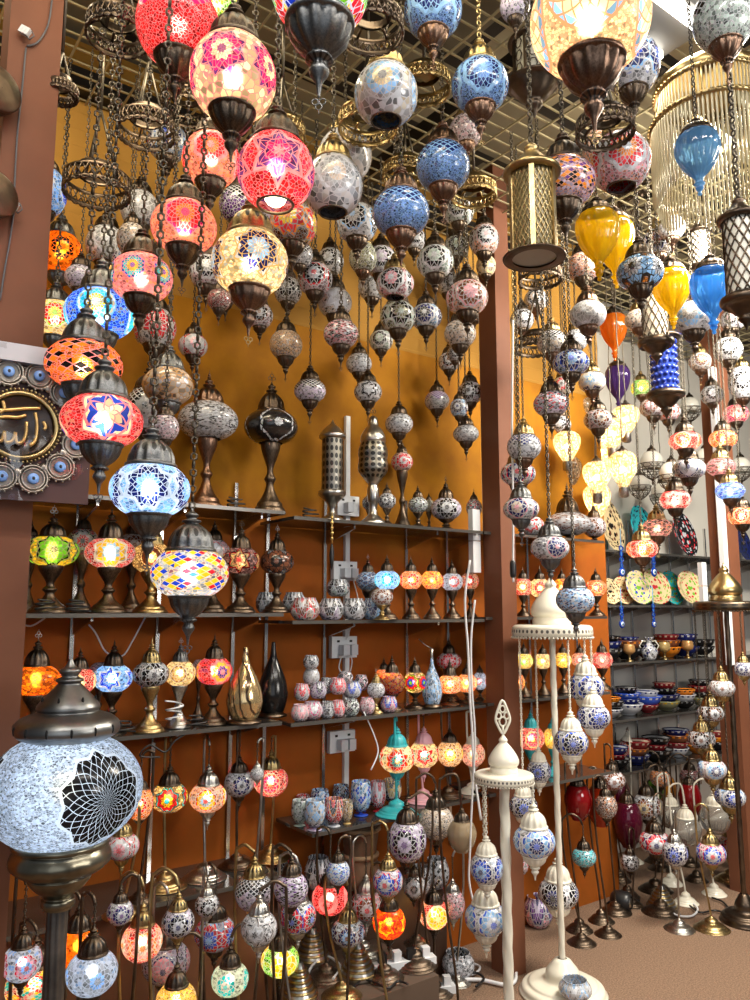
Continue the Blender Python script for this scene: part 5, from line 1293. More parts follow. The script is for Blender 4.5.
SHN = {2: 'upper', 3: 'middle', 4: 'lowest'}
def stacks(si, spec, off=.56):
    z0 = ZW[si]
    for i, (px, cols) in enumerate(spec):
        z = z0+.002; t = tpx(px, off)
        for l, cn in enumerate(cols):
            r = R.uniform(.075, .105)*(1-.04*l); hs = r*R.uniform(.95, 1.15)
            p = wl(t, off-.012+.004*(l % 2), z)
            o = obj('ceramic_bowl', shared(('cb', cn), lambda: MB().lathe(CB, 28).mesh('ceramic_bowl', BMAT[cn])), None, p, R.uniform(0, 6), (r, r, hs))
            z += hs*.42 if l+1 < len(cols) else 0
            tag(o, '%s painted bowl, %s in the %s stack along the %s bowl shelf' % (cn, LVL[l], ORD[i], SHN[si]), 'bowl', 'bowls on the %s bowl shelf' % SHN[si])
W_ = lambda s: s.split()
stacks(2, [(604, W_('black navy black')), (624, W_('black brown navy')), (644, W_('red black')), (663, W_('orange brown red')), (681, W_('navy black navy')), (698, W_('black black'))], .60)
stacks(3, [(604, W_('white black orange')), (622, W_('white navy blue black')), (641, W_('red blue white')), (659, W_('green navy black red')), (677, W_('black white orange')), (695, W_('green black red black'))])
stacks(4, [(608, W_('black red navy')), (628, W_('navy brown red')), (648, W_('black red black')), (668, W_('white red brown navy')), (688, W_('orange white red')), (706, W_('black orange red'))])
# brass footed goblets and small vases on the upper bowl shelf
for px, w, c, lb in ((628, 11, 'am', 'small amber footed cup, first on the upper bowl shelf'), (663, 11, 'gl', 'small gold footed cup between two amber ones on the bowl shelf'), (686, 11, 'am', 'small amber footed cup nearest the dark stand')):
    t = tpx(px, .47); r = w/2*sdepth(px, 645, .47)/F; o = empty('footed_cup', wl(t, .475, ZW[2]))
    obj('bowl', MB().lathe(rprof([(.3*r, 1.2*r), (r, 1.7*r), (1.05*r, 2.4*r), (.9*r, 3*r), (.82*r, 3*r), (.9*r, 2.4*r), (.01, 1.5*r)]), 20).mesh('cup_bowl', plain('cup_'+c, PAL[c][0], .25, .3)), o)
    obj('foot', MB().lathe(rprof([(.01, 0), (.7*r, 0), (.6*r, .2*r), (.2*r, .5*r), (.3*r, 1.25*r)]), 16).mesh('foot', METP['b']), o); tag(o, lb, 'cup', 'footed cups on the bowl shelf')
t = tpx(648, .47); o = empty('patterned_vase', wl(t, .475, ZW[2])); me = MB().lathe(rprof([(.01, 0), (.03, 0), (.045, .03), (.05, .06), (.02, .10), (.018, .12), (.03, .14), (.024, .14), (.01, .11)]), 24).mesh('vase_body', mos('beads', False))
v_ = obj('vase_body', me, o); paint(v_, ['wh', 'bl', 'nv', 'nv'], 'be', 'wh', 8, 1.); m = MB()
for sg in (1, -1): m.tube([(sg*.045, 0, .06), (sg*.06, 0, .09), (sg*.04, 0, .12), (sg*.02, 0, .115)], .004, 6)
obj('handle', m.mesh('handle', IVORY), o); tag(o, 'small white and blue two-handled vase among the painted bowls', 'vase')
# evil-eye hangings
EYB = plain('eye_blue_glass', (.01, .05, .36), .12); EYW = plain('eye_white', (.85, .85, .85), .3); EYK = plain('eye_pupil', (.01, .01, .012), .3); EYL = plain('eye_light_blue', (.10, .38, .70), .25)
def evil_eye(px, y0, y1, label, wpx=8):
    s = sdepth(px, y1, .425); c = at(px, y1-4, s); r = wpx/2*s/F; zt = at(px, y0, s).z-c.z
    o = empty('evil_eye_ornament', c, TH)
    def disc(rr, d, nm, mt, z=0): obj(nm, MB().lathe([(.0005, -d), (rr*.8, -d*.9), (rr, 0), (rr*.8, d*.9), (.0005, d)], 24).mesh(nm, mt), o, (0, 0, z), 0, None, (pi/2, 0, 0))
    disc(r*1.25, .006, 'eye_disc', EYB); disc(r*.8, .0075, 'white_ring', EYW); disc(r*.5, .009, 'iris', EYL); disc(r*.25, .0105, 'pupil', EYK)
    m = MB(); m.tube([(0, 0, r), (0, 0, zt+.12)], .0025, 5)
    obj('cord', m.mesh('cord', EYL), o)
    m = MB()
    for i in range(4): 
        zz = r*1.6+(zt-r*1.6)*i/3; m.tube([(r*.7*cos(t)*(.6+.4*(i % 2)), 0, zz+r*.6*sin(t)) for t in [2*pi*k/12 for k in range(12)]], .004, 5, True)
    obj('beadwork', m.mesh('beadwork', EYB), o)
    tag(o, label, 'ornament')
evil_eye(622, 548, 576, 'blue evil-eye hanging in front of the orange sunflower plate')
evil_eye(654, 556, 576, 'blue evil-eye hanging in front of the large cream plate')
evil_eye(622, 608, 628, 'blue evil-eye hanging below the plate shelf, first of two', 7)
evil_eye(654, 606, 628, 'blue evil-eye hanging below the plate shelf, second of two', 6)
# ================================================================== HANGING LAMPS
# ring chandeliers
for q in ((97, 186, 64, 2.35, 'scalloped dark metal ring chandelier hanging on its own before the ochre wall', 'lone ring chandelier', 'd'), (146, 128, 56, 2.3, 'dark lace ring chandelier left of the cream-pink globe', None, 'd'), (60, 92, 34, 1.9, 'dark ring chandelier touching the brown post top', None, 'd'),
    (186, 106, 50, 2.6, 'dark ring chandelier behind the cream-pink globe', None, 'd'), (282, 132, 46, 2.3, 'bronze ring chandelier above the open red star globe', None, 'b'), (372, 26, 62, 1.75, 'dark scalloped ring chandelier beside the rainbow globe', None, 'd'), (368, 122, 58, 2.3, 'bronze pierced ring chandelier behind the clear white globe', None, 'b'),
    (424, 84, 52, 2.2, 'bronze ring chandelier left of the brass-capped cobalt globe', None, 'b', True), (474, 192, 44, 2.7, 'brass ring chandelier with dome beside the brown post', None, 'b', True), (405, 172, 44, 2.8, 'bronze ring chandelier behind the second cobalt globe', None, 'b'), (645, 200, 52, 3.7, 'black ring chandelier under the crystal fringe', None, 'd', True),
    (537, 345, 42, 3.4, 'small dark ring chandelier in front of the orange wall', None, 'd'), (540, 276, 42, 3.0, 'dark ring chandelier under the brass mesh lantern', None, 'd'), (118, 30, 60, 1.7, 'dark ring chandelier at the ceiling above the hanging chains', None, 'd'), (605, 128, 56, 2.0, 'twisted dark ring chandelier behind the pink-red globe', None, 'd')):
    ring_crown(*q)
# crystal fringe chandelier
def crystal():
    s = 2.5; c = at(708, 92, s); r = 50*s/F; o = empty('crystal_chandelier', c); zt = ZC-c.z
    OBS.append((c.x, c.y, r*1.0, c.z-r*.6, c.z+r*.5)); OBS.append((c.x, c.y, .02, c.z, ZC))
    GM = METP['b']
    obj('dome', MB().lathe(rprof([(r, 0), (r*1.0, .02), (r*.96, r*.18), (r*.7, r*.42), (r*.35, r*.52), (r*.12, r*.56), (r*.1, r*.8), (.004, r*.84)]), 40, lambda i, a: 1+.05*abs(cos(9*a))*(0 < i < .8)).mesh('dome', GM), o)
    obj('chain', chain_mesh(zt-r*.8, .04, .01, .003, CHAINB), o, (0, 0, r*.8))
    GL = plain('crystal_rod', (.70, .62, .42), .08, .25, 0, 20, Coat_Weight=.6)
    for nm, rr, z0, L, n in (('upper_fringe', r, -.012, r*1.05, 84), ('lower_fringe', r*1.12, -r*.75, r*1.75, 90)):
        m = MB()
        for k in range(n):
            t = 2*pi*k/n; L2 = L*(.92+.08*cos(6*t)); m.lathe([(.0005, z0-L2), (.0042, z0-L2+.008), (.0036, z0-.01), (.0005, z0)], 6, None, Matrix.Translation((rr*cos(t), rr*sin(t), 0)))
        obj(nm, m.mesh(nm, GL), o)
        m = MB(); m.lathe([(rr*.975, z0), (rr*1.03, z0+.002), (rr*1.035, z0+.012), (rr*1.0, z0+.016), (rr*.975, z0+.012), (rr*.975, z0)], 48)
        for k in range(60): t = 2*pi*k/60; m.sphere((rr*1.035*cos(t), rr*1.035*sin(t), z0+.007), .005, 6, 4)
        obj('gilt_ring', m.mesh('gilt_ring', GM), o)
    m = MB()
    for k in range(6): t = 2*pi*k/6; m.tube([(r*cos(t), r*sin(t), 0), (r*1.12*cos(t), r*1.12*sin(t), -r*.75)], .003, 5)
    obj('frame', m.mesh('frame', GM), o)
    register(o, 706, 120, 'chandelier', 'chandelier', None, 'gilt two-tier chandelier fringed with crystal rods, near the bright ceiling tubes', 'crystal chandelier')
crystal()
# fluorescent fitting
HL = '''
178 26 82 74 re,mg,re,re la L,m=d,gr=pk,D=.17,bead=26,speck=0 | large glowing red beaded globe with purple-red lattice, at the top | red lattice globe
216 8 44 56 gn,ye,gn,ye fl L,m=d,D=.14 | glowing yellow-green globe half hidden behind the red lattice globe |
233 78 86 78 iv,mg,pu,iv bu L,m=d,size=.6,num=5,gr=pk,D=.17,bead=13 | large glowing cream globe with purple-pink round medallions | cream-pink sunburst globe
276 172 77 70 re,pu,pk,mg st L,O,m=d,D=.165,gr=pk,size=.9,num=4 | large red and pink star globe with open bottom showing its bulb | open red star globe
320 -12 98 84 bl,re,ye,gn bu L,m=g,D=.17,num=4,gr=wh,size=1.1,hk=1.3,speck=1,bead=10 | large rainbow-tiled globe with pewter holder, cut by the top edge | rainbow globe
211 160 57 50 sa,re,pk,or fl L,m=d,gr=pk | glowing salmon-orange globe beside the open red star globe | salmon globe
184 227 65 48 sa,re,mg,or fl L,m=d,gr=pk,num=3 | glowing coral globe with red and pink curves above the dark chains | coral globe
141 278 62 44 pk,tu,bl,ye fl L,m=d,num=6,size=.42,gr=pk | glowing pink globe with turquoise and yellow flowers | pink flower globe
250 263 77 60 iv,nv,wh,lb bu L,m=b,num=4,size=.72,gr=gl,D=.165,k=1.1 | large glowing cream globe with navy sunburst medallions | cream-navy globe
100 314 69 46 bl,tu,cr,ye ey L,m=g,D=.178,num=4,size=.56,gr=lb,k=1.2 | glowing blue globe with yellow and turquoise eye circles | blue eye globe
60 255 44 44 or,bk,or,ye fl L,m=g,D=.15,gr=or,k=.9 | glowing orange globe with dark flower, touching the brown post | orange post globe
55 320 44 38 cr,re,gn,ye fl L,m=g,D=.145,num=5,speck=1 | glowing multicolour patchwork globe beside the brown post | patchwork globe
84 365 75 46 or,bk,or,bk di L,m=g,gr=pk,D=.165,num=4,size=2.0 | glowing orange globe with black diamond panels | orange diamond globe
102 421 80 50 re,bl,iv,iv st L,m=g,gr=pk,D=.160,num=3,size=.84,amp=.5,den=.5,k=.9 | glowing red globe with blue and white six-pointed star | red blue-star globe
150 490 79 52 lb,nv,wh,lb bu L,m=g,gr=wh,D=.165,num=5,size=.7,k=1.1 | glowing icy blue globe with navy diamond medallions | icy blue globe
190 573 77 48 wh,bl,ye,re di L,m=g,gr=cr,D=.165,num=5,size=2.5,k=.8 | glowing white globe with multicolour diamond checks, hanging lowest | diamond-check globe
45 192 42 46 lb,bl,wh,nv fl L,m=d,D=.14,k=.5 | blue and white globe peeking out behind the brown post |
168 143 40 34 lb,nv,wh,bl fl m=d | unlit light blue globe with navy flowers under the red lattice globe | blue flower globe
238 205 38 34 pu,bk,lv,pu la O,m=d | unlit purple globe with open bottom under the open red star globe | purple open globe
140 210 38 36 wh,gy,gy,wh fl m=d | |
106 246 40 38 wh,gy,wh,gy fl m=d | |
128 262 32 32 lb,nv,wh,nv fl m=d,D=.12 | |
132 240 30 32 be,wh,wh,be bd m=d,D=.13 | |
155 328 42 38 wh,re,br,re bu m=d | |
80 278 30 24 lv,br,pp,wh be m=d,D=.12 | |
193 346 29 22 re,wh,wh,pk fl m=d,D=.125 | small unlit crimson globe hanging alone on a long chain | small crimson globe
168 386 50 36 be,wh,be,wh bd m=g,D=.15,bead=9,gr=am | unlit clear beige crackle globe above the icy blue globe | beige crackle globe
148 410 46 44 wh,bk,bk,wh la m=d,D=.14 | unlit white globe with black net, behind the red star globe |
165 428 28 26 pp,wh,br,wh be m=d,D=.11 | |
207 272 36 32 pp,bk,wh,gy fl m=d,D=.13 | |
226 290 26 30 dr,wh,re,bk be m=d,D=.12 | |
219 300 24 20 dr,re,wh,re be m=d,D=.11 | |
260 316 26 24 pp,bk,br,wh fl m=d,D=.12 | |
293 225 48 42 br,re,or,ye bu m=d,D=.145,gr=gy | unlit brown globe with multicolour sunburst right of the cream-navy globe | brown sunburst globe
288 291 28 26 gy,bk,bk,gy fl m=d,D=.125 | |
286 345 33 28 am,br,re,gl be m=d,D=.125,bead=24 | unlit amber glitter globe hanging alone before the ochre wall | amber glitter globe
310 391 32 22 lv,bk,bk,lv la m=d,D=.125 | unlit lavender globe with black lattice above the black globe lamp | lavender lattice globe
315 279 35 30 pp,bk,re,wh fl m=d,D=.13 | |
335 303 34 28 be,wh,gy,wh st m=d,D=.13 | |
341 334 35 26 pk,bk,dr,wh di m=d,D=.125,num=6 | unlit pink globe with dark diamond panels | small pink diamond globe
359 364 26 20 wh,gy,gy,wh be m=d,D=.12 | |
368 392 28 21 wh,bk,wh,wh st m=d,D=.12 | unlit white globe with black stars above the urn lantern | white star globe
386 95 64 56 wh,lb,gy,cr ey m=b,O,D=.16,num=4,gr=wh,bead=9 | large unlit clear white globe with grey oval panels | clear white globe
333 186 60 56 wh,gy,wh,be ey O,m=b,D=.16,num=4,bead=10 | large unlit white open-bottomed globe, front one of a pair | front white globe
345 156 54 48 wh,gy,wh,be ey O,m=b,D=.16,bead=10 | large unlit white open-bottomed globe, rear one of a pair |
357 223 42 36 wh,bk,lb,gy fl m=d,D=.145 | |
401 213 57 44 bb,nv,lb,bb la m=c,gr=lb,bead=26 | unlit cobalt blue globe with navy lattice, lowest of four | lowest cobalt globe
443 167 54 46 bb,nv,lb,bb la m=c,gr=lb,bead=26 | unlit cobalt blue globe with navy lattice, second lowest of four | second cobalt globe
480 86 57 48 bb,nv,lb,bb fl m=b,gr=lb,bead=26,num=4 | unlit cobalt blue globe with brass cap, beside the black ceiling | brass-capped cobalt globe
433 10 58 52 bb,nv,lb,bb fl m=c,gr=lb,bead=26 | unlit cobalt blue globe cut by the top edge | top cobalt globe
466 131 34 30 pp,gy,bk,lv be m=b,D=.135 | |
395 284 38 28 pk,bk,wh,pk fl O,m=b,D=.14 | unlit rosy pink open-bottomed globe under the lowest cobalt globe | rosy pink globe
381 262 32 30 lv,bk,wh,lv bu m=d,D=.13 | |
372 287 28 26 wh,gy,wh,gy be m=d,D=.125 | |
363 258 28 30 ol,gl,bk,ol be m=b,D=.13 | |
435 262 37 30 pg,bk,wh,pg fl m=d,D=.14 | unlit pale green globe with black flowers, right of the lowest cobalt globe | pale green globe
398 317 36 30 ol,bk,pg,ol bu m=d,D=.14 | unlit olive globe with dark sunburst under the rosy pink globe | olive sunburst globe
426 317 32 24 lb,nv,wh,bk fl m=d,D=.13 | unlit pale blue globe with dark flower beside the olive globe | pale blue small globe
381 341 24 20 pg,bk,wh,pg fl m=d,D=.115 | |
467 298 42 32 sa,br,pk,pk fl m=d,D=.15 | unlit salmon globe beside the brown post | salmon post globe
448 284 24 22 wh,bk,gy,wh fl m=d,D=.12 | |
460 334 32 26 be,wh,pk,wh be m=d,D=.13 | |
484 240 30 30 sa,bk,pp,wh fl m=d,D=.135 | |
459 212 30 26 pg,bk,wh,ol fl m=d,D=.13 | |
456 248 26 22 pg,bk,ol,pg fl m=d,D=.12 | |
486 266 20 20 cr,wh,wh,cr bd m=d,D=.1,bead=6 | |
474 312 20 18 gy,bk,bk,wh fl m=d,D=.11 | |
449 362 22 18 wh,bk,br,wh ey m=d,D=.115 | |
455 354 16 16 gy,bk,bk,gy fl m=d,D=.10 | |
437 401 25 19 gy,pu,bk,pp la m=d,D=.12 | unlit grey globe with dark lattice above the small alcove lamps | grey lattice globe
470 393 25 22 lv,bk,bk,wh bu m=d,D=.12 | |
459 408 18 18 lb,bk,nv,wh fl m=d,D=.11 | |
466 434 26 17 wh,gy,wh,gy be m=d,D=.125 | small white speckled globe hanging lowest beside the brown post | low white globe
399 424 28 20 wh,gy,bk,wh be m=d,D=.125 | small white beaded globe on a double chain | double-chain white globe
268 210 26 26 lv,bk,wh,lv fl m=d,D=.12 | |
300 255 26 24 gy,bk,bk,wh la m=d,D=.12 | |
330 262 28 26 wh,bk,gy,wh fl m=d,D=.13 | |
414 240 24 22 gy,bk,wh,wh bu m=d,D=.12 | |
'''
for a, lb, lm in parse(HL): hang(a, lb, lm)
HR = '''
590 20 118 98 iv,iv,lb,iv ey L,m=b,D=.18,num=4,size=.75,gr=sa,bead=34,hk=1.02,k=1.1 | huge glowing cream globe with brown-blue bands under the ceiling | huge cream globe
632 66 54 56 wh,nv,lb,bl fl m=d,D=.16,num=5 | unlit white globe with navy and blue flowers behind huge cream globe | white-navy globe
724 18 60 62 pg,bk,wh,pg la m=c,D=.16 | unlit pale green glass globe with copper holder in the top corner | pale green corner globe
620 162 60 54 pk,re,wh,or fl O,m=b,D=.16,num=4 | unlit pink globe with red flowers and orange open bottom | pink-red open globe
564 183 63 46 lv,bk,or,pu di m=d,D=.16,num=7,size=3.4,gr=sa | unlit lavender globe with dark diamond panels and orange lines | lavender diamond globe
515 6 30 30 lv,bk,wh,lv be m=d,D=.14 | |
603 150 40 44 sa,pk,re,or be m=d,D=.15 | |
640 273 46 32 or,lb,bk,wh bu m=d,D=.15,num=5,gr=bk | unlit dark globe with orange and white zigzag under the chandelier | dark zigzag globe
658 243 32 26 be,bk,nv,br bu m=b,D=.14 | |
583 267 34 26 sa,pk,re,or be m=d,D=.14 | |
588 315 36 26 wh,gy,wh,gy fl m=c,D=.14 | unlit white lace-patterned globe behind the orange teardrop | white lace globe
571 363 36 24 lb,nv,bl,lb fl m=d,D=.14 | unlit sky blue globe with navy dots | sky blue globe
592 382 27 20 nv,wh,cr,lb st m=b,D=.125,num=5 | |
551 404 35 24 lv,bk,re,wh di m=d,D=.14,num=8 | unlit lavender globe with small dark checks right of the brown post | lavender check globe
552 343 30 24 be,bk,bk,wh la m=b,D=.13 | |
524 447 34 26 wh,nv,nv,wh la m=b,D=.13 | unlit white globe with navy net beside the brown post | white-navy net globe
518 474 35 22 wh,nv,re,wh fl m=b,D=.135 | |
521 509 36 22 wh,nv,pk,be ey m=g,D=.135 | unlit white globe with pink-ringed medallion beside the white ribbon cable | white pink-ring globe
550 548 38 24 wh,nv,pk,nv ey m=g,D=.14,num=3,size=.62 | unlit white globe with navy-dotted round medallion above white stand | white navy-ring globe
575 600 38 26 lb,nv,wh,lb di m=g,D=.14,num=9,off=-.2 | unlit blue and white diamond globe hanging against the white stand dome | blue diamond globe
598 420 28 20 pp,br,bk,be ey m=d,D=.13 | |
641 388 20 16 gn,ye,ye,gn fl L,m=b,D=.12,k=.8 | small glowing green globe behind the purple teardrop |
685 441 31 18 re,or,wh,re ey L,m=d,D=.135 | glowing red oval globe with white ovals beside the second brown post | red oval globe
675 500 30 19 re,wh,pk,re st L,m=d,D=.13,num=4 | glowing crimson oval globe with white star | crimson star globe
657 528 29 18 pk,bk,br,sa di L,m=b,D=.13,k=.6 | glowing salmon oval globe with black diamonds | salmon diamond globe
642 549 31 18 re,or,pk,or fl L,m=b,D=.135 | glowing orange-red oval globe above the plate row | orange-red oval globe
723 439 27 17 or,re,ye,or ey L,m=d,D=.13 | glowing orange oval globe right of second brown post | orange oval globe
721 467 28 18 pk,br,wh,pk di L,m=b,D=.13,k=.45 | pink oval globe with dark band under the orange oval one |
730 491 28 17 lb,bl,wh,bl di L,m=b,D=.13,num=5,k=.8 | pale blue glowing oval globe with blue diamonds | pale blue oval globe
742 516 27 18 or,re,cr,or ey L,m=d,D=.13 | glowing orange-red oval globe lowest at the picture edge |
736 414 24 18 mg,pk,re,wh fl L,m=d,D=.13 | glowing magenta globe at the picture edge |
689 469 32 20 gy,wh,nv,wh ey m=d,D=.14 | |
742 383 26 34 wh,bk,bk,wh fl m=b,D=.14 | |
736 282 36 28 wh,gy,wh,wh be m=d,D=.15 | |
693 318 42 30 wh,lb,wh,gy fl m=d,D=.16 | unlit white globe with big dark holder behind blue teardrop | white dark-holder globe
728 350 28 24 wh,bk,gy,wh fl m=d,D=.14 | |
672 228 26 22 wh,gy,be,wh be m=b,D=.13 | |
640 320 30 20 be,wh,br,be be m=b,D=.13 | |
653 408 26 18 pp,br,wh,pk fl m=d,D=.13 | |
668 412 24 18 pk,br,re,wh fl m=d,D=.13 | |
536 300 24 20 be,bk,wh,be fl m=b,D=.12 | |
522 320 24 20 wh,bk,gy,wh fl m=d,D=.12 | |
576 340 24 20 wh,br,gy,wh be m=b,D=.12 | |
563 386 22 18 be,re,bk,wh ey m=d,D=.12 | |
560 425 22 18 pp,bk,wh,wh fl m=d,D=.12 | |
712 395 22 18 wh,bk,gy,wh fl m=d,D=.12 | |
740 245 26 22 wh,gy,be,wh be m=b,D=.13 | |
700 362 22 18 be,br,wh,gl ey m=b,D=.12 | |
733 320 24 20 lv,bk,wh,pp fl m=d,D=.13 | |
'''
lanterns = [(533, 172, 258, 54, 'mesh', 1.95, 'tall cylindrical lantern of brass mesh with round dusty glass bottom', 'brass mesh lantern'), (533, 42, 84, 46, 'hex', 2.32, 'dark lantern with honeycomb frosted glass beside the huge cream globe', 'honeycomb lantern'),
    (654, 272, 342, 30, 'white', 3.1, 'white cylinder lantern wrapped in dark diamond wire', 'white wire lantern'), (664, 338, 394, 32, 'blue', 3.3, 'cobalt blue knobbly glass cylinder lantern', 'blue knobbly lantern'), (742, 218, 300, 40, 'white', 1.9, 'white cylinder lantern with diamond wire at the picture edge', None),
    (700, 232, 268, 24, 'white', 3.3, 'white wire-netted cylinder lantern directly behind the light blue teardrop', None)]
for q in lanterns: lantern(*q)
for ln in '''598 242 44 66 ye|amber-yellow ribbed glass teardrop pendant beside the lavender diamond globe|front yellow teardrop
615 250 40 66 ye|amber-yellow ribbed glass teardrop pendant half hidden behind another yellow one|
672 296 38 56 ye|amber-yellow ribbed glass teardrop pendant left of the blue one|rear yellow teardrop
698 160 44 60 lb be D=.118|light blue ribbed glass teardrop pendant hanging inside the crystal chandelier|light blue teardrop
712 297 42 62 bb|bright blue ribbed glass teardrop pendant beside the yellow one|bright blue teardrop
614 335 27 44 or|orange ribbed glass teardrop pendant above the purple one|orange teardrop
618 386 25 42 pu|purple ribbed glass teardrop pendant|purple teardrop
577 302 22 36 ye|small yellow teardrop pendant behind white lace globe|'''.split('\n'):
    p, lb, lm = ln.split('|'); teardrop(p.split(), lb or None, lm or None)
for a, lb, lm in parse(HR): hang(a, lb, lm)
for ln in '''583 412 25 28
612 434 28 30
626 420 26 28
567 447 27 30
568 474 27 34
597 478 28 32
623 470 28 36
597 502 27 34
601 452 24 26'''.split('\n'): heart(ln.split(), None, None)
for ln in '''652 466 26 26
672 478 28 28
640 488 22 22
662 497 24 22
706 462 24 24
690 410 22 22
741 470 22 22'''.split('\n'): wirecup(ln.split(), None, None)
s = 2.25; c = at(654, 24, s); o = empty('ceiling_light', c)
for sg in (-1, 1):
    m = MB(); p = N*(.075*sg); m.box(p, U*.13, N*.017, Z3*.012); obj('tube', m.mesh('tube', TUBE), o)
m = MB(); m.box((0, 0, .03), U*.16, N*.10, Z3*.014); m.box((0, 0, (ZC-c.z)/2+.03), U*.015, N*.015, Z3*((ZC-c.z)/2-.02)); obj('housing', m.mesh('housing', plain('grey_housing', (.25, .24, .22), .5)), o)
tag(o, 'bright twin-tube ceiling light behind the huge cream globe', 'light')
# ================================================================== PLAQUE ON THE LEFT POST, BRASS FITTINGS, SOCKETS, CABLES
def plaque():
    c = onplane(34, 425, PL[1]-.13); s = sdepth(34, 425, PL[1]-.13); o = empty('wall_plaque', c, atan2(c.x, c.y)*-1+.12)
    k = s/F
    SIL = metal('filigree_silver', (.16, .14, .12), (.50, .44, .38), .35, False); GOLD = METP['b']
    bd = MB(); bd.box((0, .012, 0), Vector((56*k, 0, 0)), Vector((0, .004, 0)), Z3*(76*k)); obj('backing_card', bd.mesh('backing_card', plain('maroon_card', (.07, .025, .022), .5)), o)
    Rr = 40*k
    obj('centre_disc', MB().lathe([(.0005, -.003), (Rr*.72, -.002), (Rr*.74, 0)], 40).mesh('centre_disc', plain('black_ground', (.035, .02, .015), .25)), o, (-12*k, 0, -2*k), 0, None, (pi/2, 0, 0))
    m = MB(); m.tube([(Rr*.82*cos(t), 0, Rr*.82*sin(t)) for t in [2*pi*i/48 for i in range(48)]], Rr*.07, 6, True)
    for i in range(60): t = 2*pi*i/60; m.sphere((Rr*.92*cos(t), -.002, Rr*.92*sin(t)), Rr*.04, 6, 4)
    obj('gold_ring', m.mesh('gold_ring', GOLD), o, (-12*k, 0, -2*k))
    m = MB()                                    # the brushed script: gilt strokes of the same layout
    for pts in ([(-.62, .30), (-.30, .34), (.05, .42), (.42, .48)], [(-.60, .10), (-.35, .16), (-.1, .18), (.1, .26)], [(-.45, .55), (-.40, .35), (-.5, .25)], [(.30, .35), (.36, .05), (.34, -.35), (.22, -.5)], [(.12, .1), (.12, -.2), (.05, -.42), (-.08, -.45), (-.12, -.2)], [(-.12, -.2), (-.18, -.42), (-.32, -.46), (-.36, -.2)], [(-.36, -.2), (-.42, -.45), (-.58, -.4), (-.55, -.15)], [(.5, .15), (.56, .02), (.52, -.06)]):
        m.tube([(a*Rr, -.005, q*Rr) for a, q in smooth(pts, 4)], Rr*.045, 6)
    obj('gilt_script', m.mesh('gilt_script', plain('gilt_leaf', (.80, .50, .18), .3, .8)), o, (-12*k, 0, -2*k))
    for i in range(12):
        t = 2*pi*(i+.5)/12; q = Vector((-12*k+Rr*1.36*cos(t), -.002, -2*k+Rr*1.36*sin(t)))
        rr = Rr*.33
        m = MB(); 
        for f in (1.0, .78): m.tube([(rr*f*cos(a), 0, rr*f*sin(a)) for a in [2*pi*j/18 for j in range(18)]], rr*.11, 5, True)
        for j in range(14): a = 2*pi*j/14; m.sphere((rr*1.12*cos(a), 0, rr*1.12*sin(a)), rr*.1, 5, 4)
        m.lathe([(.0005, -.001), (rr*.75, 0)], 16, None, Matrix.Rotation(pi/2, 4, 'X'))
        e = obj('filigree_medallion', m.mesh('filigree_medallion', SIL), o, q)
        m = MB().sphere((0, -.004, 0), rr*.42, 14, 8, (1, .5, 1)); b1 = obj('eye_bead', m.mesh('eye_bead', plain('bead_blue', (.20, .38, .80), .15)), e)
        m = MB().sphere((0, -.0075, 0), rr*.2, 10, 6, (1, .5, 1)); obj('eye_bead', m.mesh('eye_bead', EYK), e)
        if True:
            t += pi/12; m = MB().sphere((-12*k+Rr*1.12*cos(t)*1.05, -.002, -2*k+Rr*1.12*sin(t)*1.05), rr*.32, 10, 6, (1, .4, 1)); obj('small_bead', m.mesh('small_bead', SIL), o)
    g = G('clear_wrap'); tb = g.n('ShaderNodeBsdfTransparent'); gl = g.n('ShaderNodeBsdfGlossy'); gl.inputs['Roughness'].default_value = .08; ms = g.n('ShaderNodeMixShader')
    wn = g.noise(9, 'Object', 3); g.link(g.m_('MULTIPLY', g.gt(wn, .56), .16), ms.inputs[0]); g.link(tb.outputs[0], ms.inputs[1]); g.link(gl.outputs[0], ms.inputs[2]); WR = g.done(ms)
    m = MB(); nx, nz = 14, 18
    for i in range(nz+1):
        for j in range(nx+1): m.v.append(Vector(((-57+114*j/nx)*k, -.016-.004*sin(j*1.9+i*.6)-.003*sin(i*1.1), (-78+156*i/nz)*k)))
    for i in range(nz):
        for j in range(nx): q = i*(nx+1)+j; m.f.append((q, q+1, q+nx+2, q+nx+1)); m.sm.append(True); m.uv.append([(0, 0)]*4)
    obj('plastic_wrap', m.mesh('plastic_wrap', WR), o)
    m = MB(); m.box((0, .0, 70*k), Vector((56*k, 0, 0)), Vector((0, .014, 0)), Z3*(9*k)); obj('header_card', m.mesh('header_card', plain('pale_header', (.58, .56, .60), .3)), o)
    tag(o, 'plastic-wrapped round plaque with gilt script and blue eye beads on brown post', 'plaque')
plaque()
def brass_round(px, py, w, h, s, label):
    c = onplane(px, py, PL[1]-.083); s = sdepth(px, py, PL[1]-.083); r = h/2*s/F; o = empty('brass_fitting', c)
    m = MB().lathe(rprof([(.001, -.02), (r*.9, -.018), (r, 0), (r*1.02, .02), (r*.95, .026), (.001, .03)]), 30); obj('drum', m.mesh('drum', METP['d']), o, (0, 0, 0), 0, None, (pi/2, 0, radians(60)))
    m = MB(); m.tube([(r*.98*cos(t), r*.98*sin(t), .012) for t in [2*pi*i/30 for i in range(30)]], .003, 5, True); obj('rim_bead', m.mesh('rim_bead', METP['d']), o, (0, 0, 0), 0, None, (pi/2, 0, radians(60))); tag(o, label, 'light fitting')
brass_round(-6, 92, 20, 44, 1.30, 'upper round brass fitting beside the brown post')
brass_round(-9, 196, 18, 44, 1.30, 'lower round brass fitting beside the brown post')
